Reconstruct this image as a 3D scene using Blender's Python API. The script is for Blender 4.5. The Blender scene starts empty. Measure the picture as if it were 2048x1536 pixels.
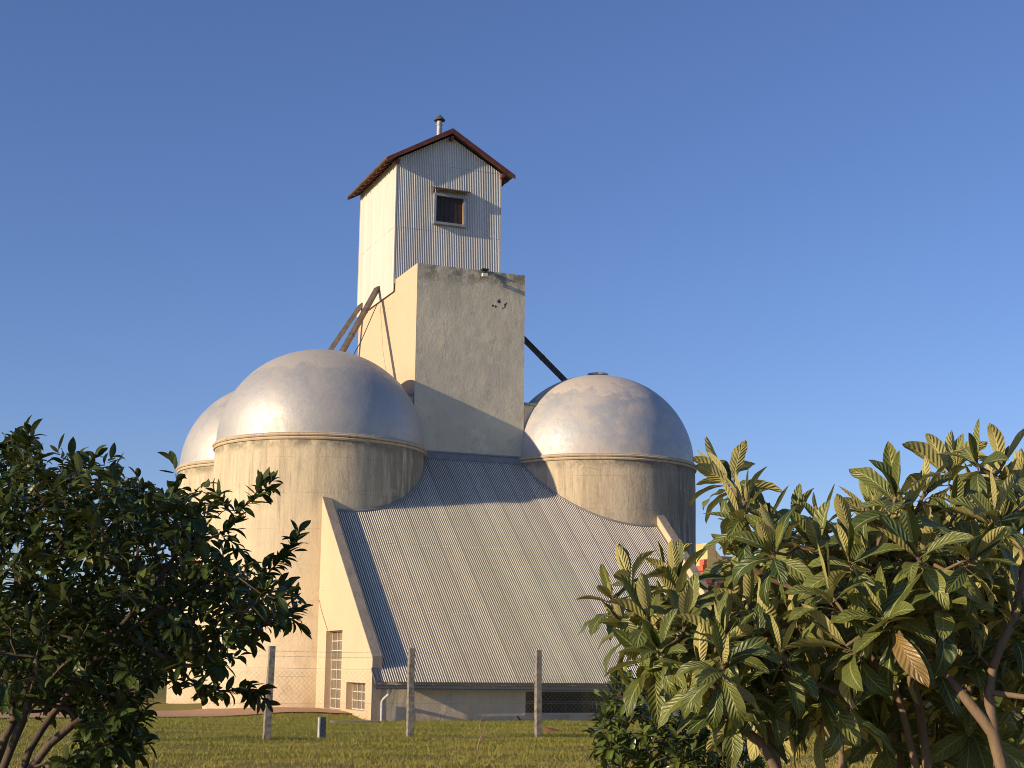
import bpy, math, random
import numpy as np
from mathutils import Matrix, Vector
random.seed(11); rng = np.random.default_rng(11)
scn = bpy.context.scene
R = math.radians

# ------------------------------------------------------------------ camera
cam_d = bpy.data.cameras.new('camera'); cam = bpy.data.objects.new('camera', cam_d)
scn.collection.objects.link(cam); scn.camera = cam
cam_d.sensor_width = 36.0; cam_d.lens = 36.0*2977.25/2048; cam_d.clip_end = 9000; cam_d.clip_start = .05
YAW, PITCH, ROLL = 0.388, 0.1869, 0.0112
CAM = Vector((-13.2843, -43.2253, 1.68))
cam.matrix_world = (Matrix.Translation(CAM) @ Matrix.Rotation(-YAW, 4, 'Z') @ Matrix.Rotation(math.pi/2+PITCH, 4, 'X')
                    @ Matrix.Rotation(ROLL, 4, 'Z'))
scn.render.resolution_x, scn.render.resolution_y = 1024, 768

# ------------------------------------------------------------------ sky, sun, exposure
to_sun = Vector((-1.0, -0.14, 0.298)).normalized()
elev = math.asin(to_sun.z); azim = math.atan2(to_sun.x, to_sun.y)
world = bpy.data.worlds.new('World'); scn.world = world; world.use_nodes = True
wn = world.node_tree.nodes; wl = world.node_tree.links; wn.clear()
sky = wn.new('ShaderNodeTexSky'); sky.sky_type = 'NISHITA'; sky.sun_disc = False
sky.sun_elevation = elev; sky.sun_rotation = azim
sky.altitude = 200; sky.air_density = 1.0; sky.dust_density = .3; sky.ozone_density = 4.0
bg = wn.new('ShaderNodeBackground'); bg.inputs['Strength'].default_value = 0.15
wo = wn.new('ShaderNodeOutputWorld'); tint = wn.new('ShaderNodeMix'); tint.data_type = 'RGBA'; tint.blend_type = 'MULTIPLY'; tint.inputs[0].default_value = 1
wl.new(sky.outputs[0], tint.inputs[6]); tint.inputs[7].default_value = (.725, .685, .845, 1); wl.new(tint.outputs[2], bg.inputs[0]); wl.new(bg.outputs[0], wo.inputs[0])
sun_d = bpy.data.lights.new('sun', 'SUN'); sun = bpy.data.objects.new('sun', sun_d); scn.collection.objects.link(sun)
sun_d.energy = 4.6; sun_d.angle = R(.55); sun_d.color = (1.0, .80, .54)
sun.rotation_euler = (-to_sun).to_track_quat('-Z', 'Y').to_euler()
scn.view_settings.view_transform = 'Standard'; scn.view_settings.look = 'None'
scn.cycles.filter_width = 1.0
scn.view_settings.exposure = 0.2; scn.view_settings.gamma = 1.0

# ------------------------------------------------------------------ helpers
class MB:
    """collects vertices and faces (with material slots) for one mesh object"""
    def __init__(s): s.v = []; s.f = []; s.m = []; s.h = {}
    def add(s, verts, faces, m=0):
        b = len(s.v); s.v += [tuple(map(float, p)) for p in verts]
        s.f += [tuple(i+b for i in f) for f in faces]; s.m += [m]*len(faces)
    def box(s, x0, x1, y0, y1, z0, z1, m=0):
        s.add([(x0,y0,z0),(x1,y0,z0),(x1,y1,z0),(x0,y1,z0),(x0,y0,z1),(x1,y0,z1),(x1,y1,z1),(x0,y1,z1)],
              [(0,3,2,1),(4,5,6,7),(0,1,5,4),(1,2,6,5),(2,3,7,6),(3,0,4,7)], m)
    def tube(s, pts, rad, n=8, m=0, cap=True, squash=1.0):
        pts = [Vector(p) for p in pts]
        rad = rad if hasattr(rad, '__len__') else [rad]*len(pts)
        vs = []; a = None
        for i, p in enumerate(pts):
            d = (pts[min(i+1, len(pts)-1)]-pts[max(i-1, 0)]).normalized()
            if a is None:
                a = d.orthogonal().normalized()
                if abs(d.z) < .98: a = d.cross(Vector((0,0,1))).normalized()
            a = (a-d*a.dot(d)).normalized(); b = d.cross(a)
            for k in range(n):
                t = 2*math.pi*(k+.5)/n
                vs.append(p+a*math.cos(t)*rad[i]+b*math.sin(t)*rad[i]*squash)
        fs = []
        for i in range(len(pts)-1):
            for k in range(n):
                k2 = (k+1) % n
                fs.append((i*n+k, i*n+k2, (i+1)*n+k2, (i+1)*n+k))
        if cap: fs.append(tuple(range(n))[::-1]); fs.append(tuple((len(pts)-1)*n+k for k in range(n)))
        s.add(vs, fs, m)
    def lathe(s, cx, cy, prof, n=128, m=0, a0=0, a1=2*math.pi):
        full = abs(a1-a0-2*math.pi) < 1e-6; k = n if full else n+1
        vs = []
        for r, z in prof:
            for i in range(k):
                t = a0+(a1-a0)*i/n; vs.append((cx+r*math.cos(t), cy+r*math.sin(t), z))
        fs = []
        for j in range(len(prof)-1):
            for i in range(n):
                i2 = (i+1) % k
                fs.append((j*k+i, j*k+i2, (j+1)*k+i2, (j+1)*k+i))
        s.add(vs, fs, m)
    def build(s, name, mats, parent=None, smooth=False, bevel=0, sharp=None):
        me = bpy.data.meshes.new(name); me.from_pydata(s.v, [], s.f)
        for mt in (mats if isinstance(mats, (list, tuple)) else [mats]): me.materials.append(mt)
        if any(s.m): me.polygons.foreach_set('material_index', s.m)
        me.polygons.foreach_set('use_smooth', [smooth]*len(s.f)); me.update()
        if s.h:
            a_ = me.attributes.new('crest', 'FLOAT', 'POINT'); a_.data.foreach_set('value', np.array([s.h.get(i, 1.) for i in range(len(s.v))], dtype=np.float32))
        if smooth and sharp: me.set_sharp_from_angle(angle=R(sharp))
        o = bpy.data.objects.new(name, me); scn.collection.objects.link(o)
        if parent is not None: o.parent = parent
        if bevel:
            b = o.modifiers.new('bevel', 'BEVEL'); b.width = bevel; b.segments = 2; b.limit_method = 'ANGLE'
        return o

def np_mesh(name, V, F, mat, parent=None, smooth=True, uv=None, rnd=None):
    """V (n,3), F (m,k) quads or tris, uv (n,2) per vertex, rnd (n,) per vertex"""
    me = bpy.data.meshes.new(name); k = F.shape[1]
    me.vertices.add(len(V)); me.vertices.foreach_set('co', V.astype(np.float32).ravel())
    me.loops.add(F.size); me.loops.foreach_set('vertex_index', F.astype(np.int32).ravel())
    me.polygons.add(len(F)); me.polygons.foreach_set('loop_start', np.arange(0, F.size, k, dtype=np.int32))
    me.polygons.foreach_set('loop_total', np.full(len(F), k, dtype=np.int32))
    me.polygons.foreach_set('use_smooth', np.full(len(F), smooth))
    if uv is not None:
        l = me.uv_layers.new(name='UVMap'); l.data.foreach_set('uv', uv[F.ravel()].astype(np.float32).ravel())
    if rnd is not None:
        a = me.attributes.new('rnd', 'FLOAT', 'POINT'); a.data.foreach_set('value', rnd.astype(np.float32))
    me.update(calc_edges=True); me.materials.append(mat)
    o = bpy.data.objects.new(name, me); scn.collection.objects.link(o)
    if parent is not None: o.parent = parent
    return o

def tag(o, label=None, cat=None, group=None, kind=None):
    if label: o['label'] = label
    if cat: o['category'] = cat
    if group: o['group'] = group
    if kind: o['kind'] = kind
    return o
def empty(name, loc, label, cat, group=None):
    o = bpy.data.objects.new(name, None); scn.collection.objects.link(o)
    return tag(o, label, cat, group)

class NT:
    """small node builder"""
    def __init__(s, name):
        s.mat = bpy.data.materials.new(name); s.mat.use_nodes = True
        s.n = s.mat.node_tree.nodes; s.l = s.mat.node_tree.links; s.n.clear()
        s.out = s.n.new('ShaderNodeOutputMaterial'); s.b = s.n.new('ShaderNodeBsdfPrincipled')
        s.l.new(s.b.outputs[0], s.out.inputs[0])
        s.geo = s.n.new('ShaderNodeNewGeometry'); s.pos = s.geo.outputs['Position']
    def put(s, sock, v):
        if isinstance(v, bpy.types.NodeSocket): s.l.new(v, sock)
        else: sock.default_value = v
    def set(s, **k):
        for a, v in k.items(): s.put(s.b.inputs[a.replace('_', ' ')], v)
    def vmul(s, v, sc):
        n = s.n.new('ShaderNodeVectorMath'); n.operation = 'MULTIPLY'; s.put(n.inputs[0], v); n.inputs[1].default_value = sc; return n.outputs[0]
    def noise(s, sc, detail=6, rough=.6, v=None, stretch=None, w=0, dist=0):
        v = v or s.pos
        if stretch: v = s.vmul(v, stretch)
        n = s.n.new('ShaderNodeTexNoise'); n.noise_dimensions = '4D'; s.l.new(v, n.inputs['Vector'])
        n.inputs['W'].default_value = w
        n.inputs['Scale'].default_value = sc; n.inputs['Detail'].default_value = detail; n.inputs['Roughness'].default_value = rough
        n.inputs['Distortion'].default_value = dist
        return n.outputs['Fac']
    def voro(s, sc, v=None, feature='DISTANCE_TO_EDGE'):
        n = s.n.new('ShaderNodeTexVoronoi'); n.feature = feature; s.l.new(v or s.pos, n.inputs['Vector']); n.inputs['Scale'].default_value = sc
        return n.outputs['Distance']
    def ramp(s, f, a, b, lo=0.0, hi=1.0):
        n = s.n.new('ShaderNodeMapRange'); n.interpolation_type = 'SMOOTHSTEP'
        s.put(n.inputs['Value'], f); n.inputs['From Min'].default_value = a; n.inputs['From Max'].default_value = b
        n.inputs['To Min'].default_value = lo; n.inputs['To Max'].default_value = hi; return n.outputs[0]
    def m(s, op, a, b=0.0, c=0.0):
        n = s.n.new('ShaderNodeMath'); n.operation = op
        s.put(n.inputs[0], a); s.put(n.inputs[1], b)
        if op == 'MULTIPLY_ADD': s.put(n.inputs[2], c)
        return n.outputs[0]
    def mix(s, f, a, b, mode='MIX'):
        n = s.n.new('ShaderNodeMix'); n.data_type = 'RGBA'; n.blend_type = mode
        s.put(n.inputs[0], f)
        for sock, v in ((n.inputs[6], a), (n.inputs[7], b)):
            s.put(sock, v if isinstance(v, bpy.types.NodeSocket) else tuple(v)+(1,))
        return n.outputs[2]
    def bump(s, h, dist=.01, strength=1.0, prev=None):
        n = s.n.new('ShaderNodeBump'); s.put(n.inputs['Height'], h); n.inputs['Distance'].default_value = dist
        n.inputs['Strength'].default_value = strength
        if prev: s.l.new(prev, n.inputs['Normal'])
        return n.outputs[0]
    def xyz(s, v=None):
        n = s.n.new('ShaderNodeSeparateXYZ'); s.l.new(v or s.pos, n.inputs[0]); return n.outputs
    def attr(s, name):
        n = s.n.new('ShaderNodeAttribute'); n.attribute_name = name; return n.outputs['Fac']
    def uv(s):
        n = s.n.new('ShaderNodeUVMap'); n.uv_map = 'UVMap'; return s.xyz(n.outputs[0])

def simple(name, col, rough=.6, metal=0.0, var=.15, sc=6.0, bump=0.0):
    t = NT(name); f = t.noise(sc, 6, .65)
    t.set(Base_Color=t.mix(t.ramp(f, .3, .7), [c*(1-var) for c in col], [min(1, c*(1+var)) for c in col]), Roughness=rough, Metallic=metal)
    if bump: t.set(Normal=t.bump(t.noise(sc*6, 5, .7), bump))
    return t.mat

# ------------------------------------------------------------------ materials
def plaster(name, col, warm, grime, g_amt=1.0, top=None, foot=None, bump=.012, streaks=1.0, seed=0, mold_shade=None, cracks=.3, rim_h=.5, lifts=0, bands=0):
    """weathered lime plaster: blotches, rain streaks below ledges, splashed soil at the foot"""
    t = NT(name)
    big = t.noise(.55, 6, .6, w=seed); med = t.noise(3.0, 8, .7, w=seed+3, dist=.4)
    c = t.mix(t.ramp(big, .38, .64), col, warm)
    c = t.mix(t.m('MULTIPLY', t.ramp(med, .48, .75), .45*g_amt), c, [a*.72 for a in col])
    st = t.noise(1.0, 8, .72, stretch=(4.2, 4.2, .22), w=seed+7)
    st2 = t.noise(1.0, 6, .7, stretch=(11, 11, .5), w=seed+9)
    s = t.m('MULTIPLY', t.ramp(st, .45, .68), t.ramp(st2, .35, .7))
    z = t.xyz()[2]
    if top:
        zt, reach = top
        s = t.m('MULTIPLY', s, t.ramp(z, zt-reach, zt, .12, 1.0))
        rim = t.m('MULTIPLY', t.ramp(z, zt-rim_h, zt-rim_h*.25, 0, .85), t.ramp(t.noise(2.2, 6, .7, w=seed+1), .35, .6))
        s = t.m('MAXIMUM', s, rim)
    c = t.mix(t.m('MULTIPLY', s, .8*streaks), c, grime)
    if mold_shade:       # shade painted on the side turned from the sun, mixed with grey mould
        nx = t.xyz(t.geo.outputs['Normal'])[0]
        mm = t.m('MULTIPLY', t.ramp(nx, mold_shade[0], mold_shade[1]), t.ramp(t.noise(1.0, 8, .75, stretch=(4, 4, .35), w=seed+12), .36, .56))
        c = t.mix(t.m('MULTIPLY', mm, mold_shade[2]), c, grime)
    if foot:
        f = t.m('MULTIPLY', t.ramp(z, foot, 0, 0, 1), t.ramp(t.noise(1.6, 6, .7, w=seed+5), .3, .62))
        c = t.mix(t.m('MULTIPLY', f, .4), c, (.42,.25,.13))
    fl = t.noise(1.15, 10, .72, w=seed+33, dist=.3)      # flaked and re-patched areas with hard edges
    c = t.mix(t.m('MULTIPLY', t.ramp(fl, .595, .607), .28*g_amt), c, [a*.62 for a in col])
    c = t.mix(t.m('MULTIPLY', t.ramp(t.noise(.9, 9, .7, w=seed+41), .60, .61), .22*g_amt), c, [min(1, a*1.25) for a in col])
    if bands:     # broad washed and unwashed runs down the drum
        bands = t.ramp(z, 3.5, 8.0, bands*.2, bands)
        c = t.mix(t.m('MULTIPLY', t.ramp(t.noise(1.0, 7, .62, stretch=(1.9, 1.9, .10), w=seed+60), .44, .60), bands), c, [a*b_ for a, b_ in zip(col, (.60, .58, .56))])
        c = t.mix(t.m('MULTIPLY', t.ramp(t.noise(1.0, 8, .72, stretch=(7, 7, .35), w=seed+63), .5, .66), t.m('MULTIPLY', bands, .8)), c, [g*1.3 for g in grime])
    if lifts:     # faint lines between the lifts of the shuttering
        lz = t.m('ABSOLUTE', t.m('SUBTRACT', t.m('FRACT', t.m('DIVIDE', z, lifts)), .5))
        c = t.mix(t.m('MULTIPLY', t.ramp(lz, .485, .497), t.ramp(t.noise(1.3, 5, .7, w=seed+50), .4, .65, 0, .35)), c, grime)
    sp = t.noise(26, 5, .7, w=seed)
    c = t.mix(t.m('MULTIPLY', t.ramp(sp, .58, .75), .25), c, grime)
    # hairline cracks
    cr = t.n.new('ShaderNodeTexVoronoi'); cr.feature = 'DISTANCE_TO_EDGE'; cr.inputs['Scale'].default_value = .55
    off = t.n.new('ShaderNodeTexNoise'); off.inputs['Scale'].default_value = 1.4; off.inputs['Detail'].default_value = 6
    ad = t.n.new('ShaderNodeVectorMath'); ad.operation = 'MULTIPLY_ADD'; t.l.new(off.outputs['Color'], ad.inputs[0]); ad.inputs[1].default_value = (1.3,)*3; t.l.new(t.pos, ad.inputs[2])
    t.l.new(ad.outputs[0], cr.inputs['Vector'])
    ck = t.m('MULTIPLY', t.ramp(cr.outputs['Distance'], .0, .012, 1, 0), t.ramp(t.noise(.8, 3, w=seed+20), .5, .6))
    c = t.mix(t.m('MULTIPLY', ck, cracks), c, [g*.7 for g in grime])
    t.set(Base_Color=c, Roughness=.92)
    h = t.m('ADD', t.m('MULTIPLY', t.noise(2.2, 6, .6, w=seed, dist=.1, stretch=(1, 1, .6)), 3.0), t.noise(14, 6, .7, w=seed))
    t.set(Normal=t.bump(h, bump))
    t.b.inputs['Specular IOR Level'].default_value = .15
    return t.mat

M = {}
M['silo'] = plaster('silo_plaster', (.68,.565,.39), (.73,.60,.40), (.16,.155,.12), top=(9.35, 5.5), foot=1.6, seed=1, mold_shade=(-.1,.6,.8), streaks=1.15, cracks=.25, lifts=1.24, bands=.33)
M['silo_right'] = plaster('silo_plaster_dirty', (.63,.52,.37), (.68,.55,.37), (.15,.145,.115), g_amt=1.6, top=(9.35, 6.5), foot=1.6, seed=31, mold_shade=(-.2,.6,.85), streaks=1.2, cracks=.5, lifts=1.24, bands=.6)
M['cream'] = plaster('cream_plaster', (.68,.53,.35), (.66,.50,.325), (.30,.24,.17), g_amt=.3, streaks=.25, foot=.9, seed=5, bump=.006)
M['tower_side'] = plaster('tower_side_plaster', (.65,.505,.335), (.64,.495,.325), (.38,.31,.22), g_amt=.1, streaks=.1, seed=9, bump=.004)
M['grey'] = plaster('grey_render', (.77,.69,.51), (.66,.595,.45), (.13,.125,.105), g_amt=1.3, top=(16.9, 2.2), seed=14, bump=.008, streaks=1.15, cracks=.1, rim_h=1.15)
M['front'] = plaster('front_wall_render', (.78,.65,.48), (.68,.57,.43), (.20,.175,.14), g_amt=.9, foot=.7, seed=17, bump=.012, streaks=.5)
M['coping'] = plaster('coping_render', (.34,.29,.23), (.28,.24,.195), (.11,.10,.085), g_amt=1.4, seed=22, bump=.012)
M['band'] = plaster('cornice_plaster', (.62,.50,.35), (.58,.46,.32), (.22,.19,.14), g_amt=1.1, seed=25, bump=.006)

def dome_mat(name, col, beige, amt, metal, rough, seed, crk=.5):
    t = NT(name)
    a = t.noise(.9, 7, .65, w=seed, dist=.15); b = t.noise(4, 6, .7, w=seed+2)
    z = t.xyz()[2]
    topm = t.ramp(t.m('ADD', z, t.m('MULTIPLY', t.m('SUBTRACT', t.noise(1.4, 6, .7, w=seed+5), .5), 2.4)), 11.9, 12.25)
    f = t.m('MAXIMUM', t.m('MULTIPLY', t.ramp(a, .42, .62), amt), t.m('MULTIPLY', topm, min(1, amt+.35)))
    c = t.mix(f, col, beige)
    c = t.mix(t.m('MULTIPLY', t.ramp(b, .45, .8), .25), c, [x*.6 for x in col])
    low = t.m('MULTIPLY', t.ramp(z, 10.6, 9.5), t.ramp(t.noise(1, 7, .7, stretch=(5, 5, .5), w=seed+8), .45, .7))
    c = t.mix(t.m('MULTIPLY', low, .35), c, beige)
    cr = t.ramp(t.voro(.75), 0, .02, 1, 0)
    c = t.mix(t.m('MULTIPLY', t.m('MULTIPLY', cr, t.ramp(t.noise(.7, 3, w=seed), .5, .6)), crk), c, [x*.35 for x in col])
    t.set(Base_Color=c, Metallic=t.m('MULTIPLY', t.m('SUBTRACT', 1.0, t.m('MULTIPLY', f, .8)), metal), Roughness=t.ramp(b, .3, .7, rough-.06, rough+.1))
    h = t.m('ADD', t.m('MULTIPLY', t.noise(1.6, 5, .55, w=seed, dist=.15), 4.0), t.m('MULTIPLY', t.noise(6, 4, .5, w=seed), .5))
    t.set(Normal=t.bump(h, .0065))
    return t.mat
M['dome'] = dome_mat('aluminium_paint', (.50,.485,.455), (.52,.47,.39), .35, .48, .53, 3, 0.0)
M['dome_right'] = dome_mat('aluminium_paint_worn', (.46,.465,.475), (.64,.55,.45), .55, .36, .56, 41, .25)

def sheet(name, col, metal, rough, tone=.16, axis=0, rust=.3, sheet_w=.38, valley=.6, lap=0.0):
    t = NT(name)
    x = t.xyz()[axis]; z = t.xyz()[2]
    cell = t.m('FLOOR', t.m('DIVIDE', x, sheet_w)); row = t.m('FLOOR', t.m('DIVIDE', z, 2.3))
    cx = t.n.new('ShaderNodeCombineXYZ'); t.l.new(cell, cx.inputs[0]); cx.inputs[1].default_value = 3.0
    wn_ = t.n.new('ShaderNodeTexWhiteNoise'); wn_.noise_dimensions = '2D'; t.l.new(cx.outputs[0], wn_.inputs['Vector'])
    v = wn_.outputs['Value']
    st = t.noise(1, 7, .7, stretch=(2.5, 2.5, .35), w=3)
    fr = t.m('FRACT', t.m('DIVIDE', x, .76)); lp = t.m('MULTIPLY', t.ramp(fr, .10, .02), lap)
    c = t.mix(v, [a*(1-tone) for a in col], [min(1, a*(1+tone)) for a in col])
    c = t.mix(lp, c, [a*.45 for a in col])
    c = t.mix(t.m('MULTIPLY', t.ramp(st, .4, .75), .35), c, [a*.6 for a in col])
    c = t.mix(t.m('MULTIPLY', t.ramp(t.noise(5, 7, .75, w=8), .62, .8), rust), c, (.20,.11,.06))
    c = t.mix(t.ramp(t.attr('crest'), .85, .35, 0, valley), c, (.05,.042,.035))   # self-shade of the troughs painted into the colour, along with settled dirt
    t.set(Base_Color=c, Metallic=metal, Roughness=t.m('ADD', t.m('MULTIPLY', v, .1), rough))
    t.set(Normal=t.bump(t.noise(9, 4, .6), .003))
    return t.mat
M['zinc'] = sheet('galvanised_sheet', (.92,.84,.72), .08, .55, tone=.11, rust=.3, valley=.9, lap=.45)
M['zinc_wall'] = sheet('galvanised_wall_sheet', (.84,.81,.74), .08, .5, tone=.10, rust=.1, valley=.38)
M['zinc_side'] = sheet('painted_side_sheet', (.68,.635,.54), .05, .55, tone=.06, axis=1, rust=.0, valley=.1)
M['gutter'] = simple('gutter_zinc', (.17,.18,.20), .45, .6)
M['pipe'] = simple('downpipe_paint', (.55,.55,.54), .5, .1)
M['flash'] = simple('flashing', (.30,.29,.28), .6, .3, sc=3)
M['maroon'] = simple('maroon_paint', (.16,.045,.03), .55, 0, var=.3, sc=4)
M['wood'] = simple('dark_timber', (.075,.04,.028), .8, 0, var=.35)
M['tile'] = simple('roof_tile', (.13,.085,.07), .8, 0, var=.3, sc=3)
M['shutter'] = simple('brown_shutter', (.045,.03,.025), .6, 0, var=.3, sc=5)
M['frame_zinc'] = simple('window_frame_zinc', (.36,.38,.40), .5, .35)
M['duct'] = simple('rusty_duct', (.17,.135,.105), .6, .35, var=.35, sc=4)
M['duct_dark'] = simple('dark_duct', (.07,.065,.06), .6, .2, var=.3)
M['chimney'] = simple('flue_galvanised', (.40,.37,.33), .55, .3, var=.2)
M['cap'] = simple('flue_cap', (.13,.12,.11), .6, .3)
M['grid'] = simple('window_grid_paint', (.62,.58,.50), .5)
M['dark'] = simple('dark_inside', (.012,.012,.012), .8)
M['concrete'] = simple('old_concrete', (.20,.18,.15), .95, 0, var=.35, sc=9, bump=.012)
M['post'] = simple('post_concrete', (.25,.22,.18), .95, 0, var=.5, sc=9, bump=.02)
M['wire'] = simple('rusty_wire', (.42,.34,.25), .7, .2)
M['black'] = simple('black_rubber', (.02,.02,.02), .6)
M['lamp'] = simple('lamp_white', (.75,.72,.6), .4)
M['teal'] = simple('marker_blue', (.03,.06,.09), .5)
M['pale'] = simple('pale_plastic', (.50,.52,.52), .5)
M['stake'] = simple('stripped_stake', (.55,.45,.30), .8)
M['twig'] = simple('dry_twig', (.36,.24,.13), .9)
M['spall'] = simple('bare_brick', (.10,.05,.035), .95)
M['yellow'] = simple('yellow_paint', (.72,.50,.21), .85, 0, var=.08)
M['brickred'] = simple('painted_brick', (.50,.12,.06), .85, 0, var=.25)

def glass_mat(name, curtain):
    t = NT(name)
    f = t.noise(1, 4, .6, stretch=(1, 14, .6)); g = t.noise(1.1, 3)
    c = t.mix(t.ramp(f, .35, .65), curtain, [x*.45 for x in curtain])
    c = t.mix(t.ramp(g, .3, .7), c, [x*.6 for x in curtain])
    t.set(Base_Color=c, Roughness=.12); t.b.inputs['Specular IOR Level'].default_value = .6
    return t.mat
M['glass'] = glass_mat('curtained_glass', (.30,.235,.15))
M['glass_dark'] = glass_mat('dark_glass', (.035,.035,.035))

def brick_mat():
    t = NT('red_brick')
    n = t.n.new('ShaderNodeTexBrick'); v = t.n.new('ShaderNodeCombineXYZ'); x = t.xyz()
    t.l.new(t.m('ADD', x[0], x[1]), v.inputs[0]); t.l.new(x[2], v.inputs[1]); t.l.new(v.outputs[0], n.inputs[0])
    n.inputs['Color1'].default_value = (.36,.12,.07,1); n.inputs['Color2'].default_value = (.46,.17,.09,1); n.inputs['Mortar'].default_value = (.4,.33,.27,1)
    n.inputs['Scale'].default_value = 1; n.inputs['Brick Width'].default_value = .5; n.inputs['Row Height'].default_value = .2; n.inputs['Mortar Size'].default_value = .012
    t.set(Base_Color=n.outputs[0], Roughness=.9); return t.mat
M['brick'] = brick_mat()

def ground_mat():
    t = NT('lawn_soil')
    a = t.noise(.35, 6, .6); b = t.noise(2.5, 7, .7); c_ = t.noise(30, 6, .75)
    c = t.mix(t.ramp(a, .35, .65), (.22,.20,.045), (.27,.22,.07))
    c = t.mix(t.m('MULTIPLY', t.ramp(b, .45, .7), .6), c, (.15,.155,.03))
    c = t.mix(t.m('MULTIPLY', t.ramp(c_, .4, .75), .55), c, (.17,.145,.06))
    y = t.xyz()[1]
    far = t.ramp(y, 60, 200); c = t.mix(far, c, (.14,.16,.05))
    t.set(Base_Color=c, Roughness=.95, Normal=t.bump(t.noise(18, 8, .8), .05)); t.b.inputs['Specular IOR Level'].default_value = .1
    return t.mat
M['ground'] = ground_mat()
def dirt_mat():
    t = NT('red_dirt'); a = t.noise(1.4, 7, .7); b = t.noise(14, 6, .7)
    c = t.mix(t.ramp(a, .35, .65), (.50,.29,.16), (.42,.25,.14)); c = t.mix(t.m('MULTIPLY', t.ramp(b, .5, .7), .5), c, (.15,.10,.06))
    t.set(Base_Color=c, Roughness=.95, Normal=t.bump(b, .03)); return t.mat
M['dirt'] = dirt_mat()
def grass_mat():
    t = NT('grass_blades'); r = t.attr('rnd'); a = t.noise(.35, 5, .6); y = t.xyz()[1]
    c = t.mix(r, (.29,.265,.045), (.42,.35,.085))
    c = t.mix(t.m('MULTIPLY', t.ramp(a, .4, .62), .6), c, (.40,.31,.10))
    c = t.mix(t.m('MULTIPLY', t.ramp(r, .86, .95), .7), c, (.45,.36,.18))
    c = t.mix(t.ramp(y, -24, -3), c, t.mix(.6, c, (.26,.29,.038)))
    t.set(Base_Color=c, Roughness=.7); t.b.inputs['Specular IOR Level'].default_value = .2
    tr = t.n.new('ShaderNodeBsdfTranslucent'); t.l.new(c, tr.inputs[0]); mx = t.n.new('ShaderNodeMixShader'); mx.inputs[0].default_value = .3
    t.l.new(t.b.outputs[0], mx.inputs[1]); t.l.new(tr.outputs[0], mx.inputs[2]); t.l.new(mx.outputs[0], t.out.inputs[0])
    return t.mat
M['grass'] = grass_mat()

def leaf_mat(name, dark, light, under, old, oldp, veins, vein_b, rough, trans, n_rib=11, slope=3.2, rib_col=.35, spec=.5):
    """two sided leaf: glossy upper face, matt paler lower face, midrib and side veins along the leaf's own UVs"""
    t = NT(name); r = t.attr('rnd'); u, v, _ = t.uv()
    au = t.m('ABSOLUTE', t.m('SUBTRACT', t.m('MULTIPLY', u, 2.0), 1.0))
    up = t.mix(r, dark, light)
    up = t.mix(t.m('MULTIPLY', t.ramp(t.noise(9, 5, .6), .45, .7), .35), up, [x*.65 for x in dark])
    rib = t.m('ADD', t.m('MULTIPLY', v, t.m('ADD', t.m('MULTIPLY', r, 3.0), n_rib-1.5)), t.m('MULTIPLY', t.noise(20, 3, .5), .5))
    ph = t.m('SINE', t.m('MULTIPLY', t.m('SUBTRACT', rib, t.m('MULTIPLY', au, slope)), 6.2832))
    up = t.mix(t.m('MULTIPLY', t.ramp(ph, .55, 1.0), rib_col), up, [min(1, x*1.9+.02) for x in light])
    mid = t.ramp(au, .03, .10, 1, 0)
    up = t.mix(t.m('MULTIPLY', mid, .5), up, [min(1, x*2.2+.04) for x in light])
    un = t.mix(t.m('MULTIPLY', t.ramp(ph, .3, 1.0), .12), under, [x*1.5 for x in under])
    un = t.mix(mid, un, [min(1, x*1.7) for x in under])
    o = t.ramp(r, 1-oldp, 1-oldp+.01)
    tipb = t.m('MULTIPLY', t.ramp(v, .9, 1.0), t.ramp(t.noise(7, 3), .5, .6))
    o = t.m('MAXIMUM', o, tipb) if veins else o
    up = t.mix(o, up, old); un = t.mix(o, un, [x*.9 for x in old])
    c = t.mix(t.geo.outputs['Backfacing'], up, un)
    t.set(Base_Color=c, Roughness=t.m('ADD', t.m('MULTIPLY', t.geo.outputs['Backfacing'], .35), rough))
    t.b.inputs['Specular IOR Level'].default_value = spec
    if vein_b: t.set(Normal=t.bump(t.m('MULTIPLY', ph, t.m('MULTIPLY', t.ramp(au, 0, .12), t.ramp(au, 1.0, .6, .45, 1))), vein_b))
    tr = t.n.new('ShaderNodeBsdfTranslucent'); t.l.new(t.mix(.5, c, (.30,.32,.04)), tr.inputs[0])
    mx = t.n.new('ShaderNodeMixShader'); mx.inputs[0].default_value = trans
    t.l.new(t.b.outputs[0], mx.inputs[1]); t.l.new(tr.outputs[0], mx.inputs[2]); t.l.new(mx.outputs[0], t.out.inputs[0])
    return t.mat
M['loquat_leaf'] = leaf_mat('loquat_leaf', (.05,.078,.018), (.22,.235,.055), (.46,.41,.15), (.33,.20,.07), .008, True, .0014, .38, .17, rib_col=.06, n_rib=9, slope=1.9)
M['dark_leaf'] = leaf_mat('dark_leaf', (.018,.032,.009), (.075,.11,.02), (.055,.07,.022), (.20,.19,.035), .05, False, 0, .36, .10, n_rib=7, rib_col=.1, spec=.25)
M['bush_leaf'] = leaf_mat('bush_leaf', (.055,.085,.016), (.15,.19,.035), (.07,.085,.025), (.28,.24,.05), .04, False, 0, .24, .12, n_rib=7, rib_col=.15, spec=.3)
M['far_leaf'] = leaf_mat('far_leaf', (.04,.06,.02), (.07,.09,.03), (.07,.085,.035), (.1,.1,.04), .01, False, 0, .6, .1, rib_col=0)
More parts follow.
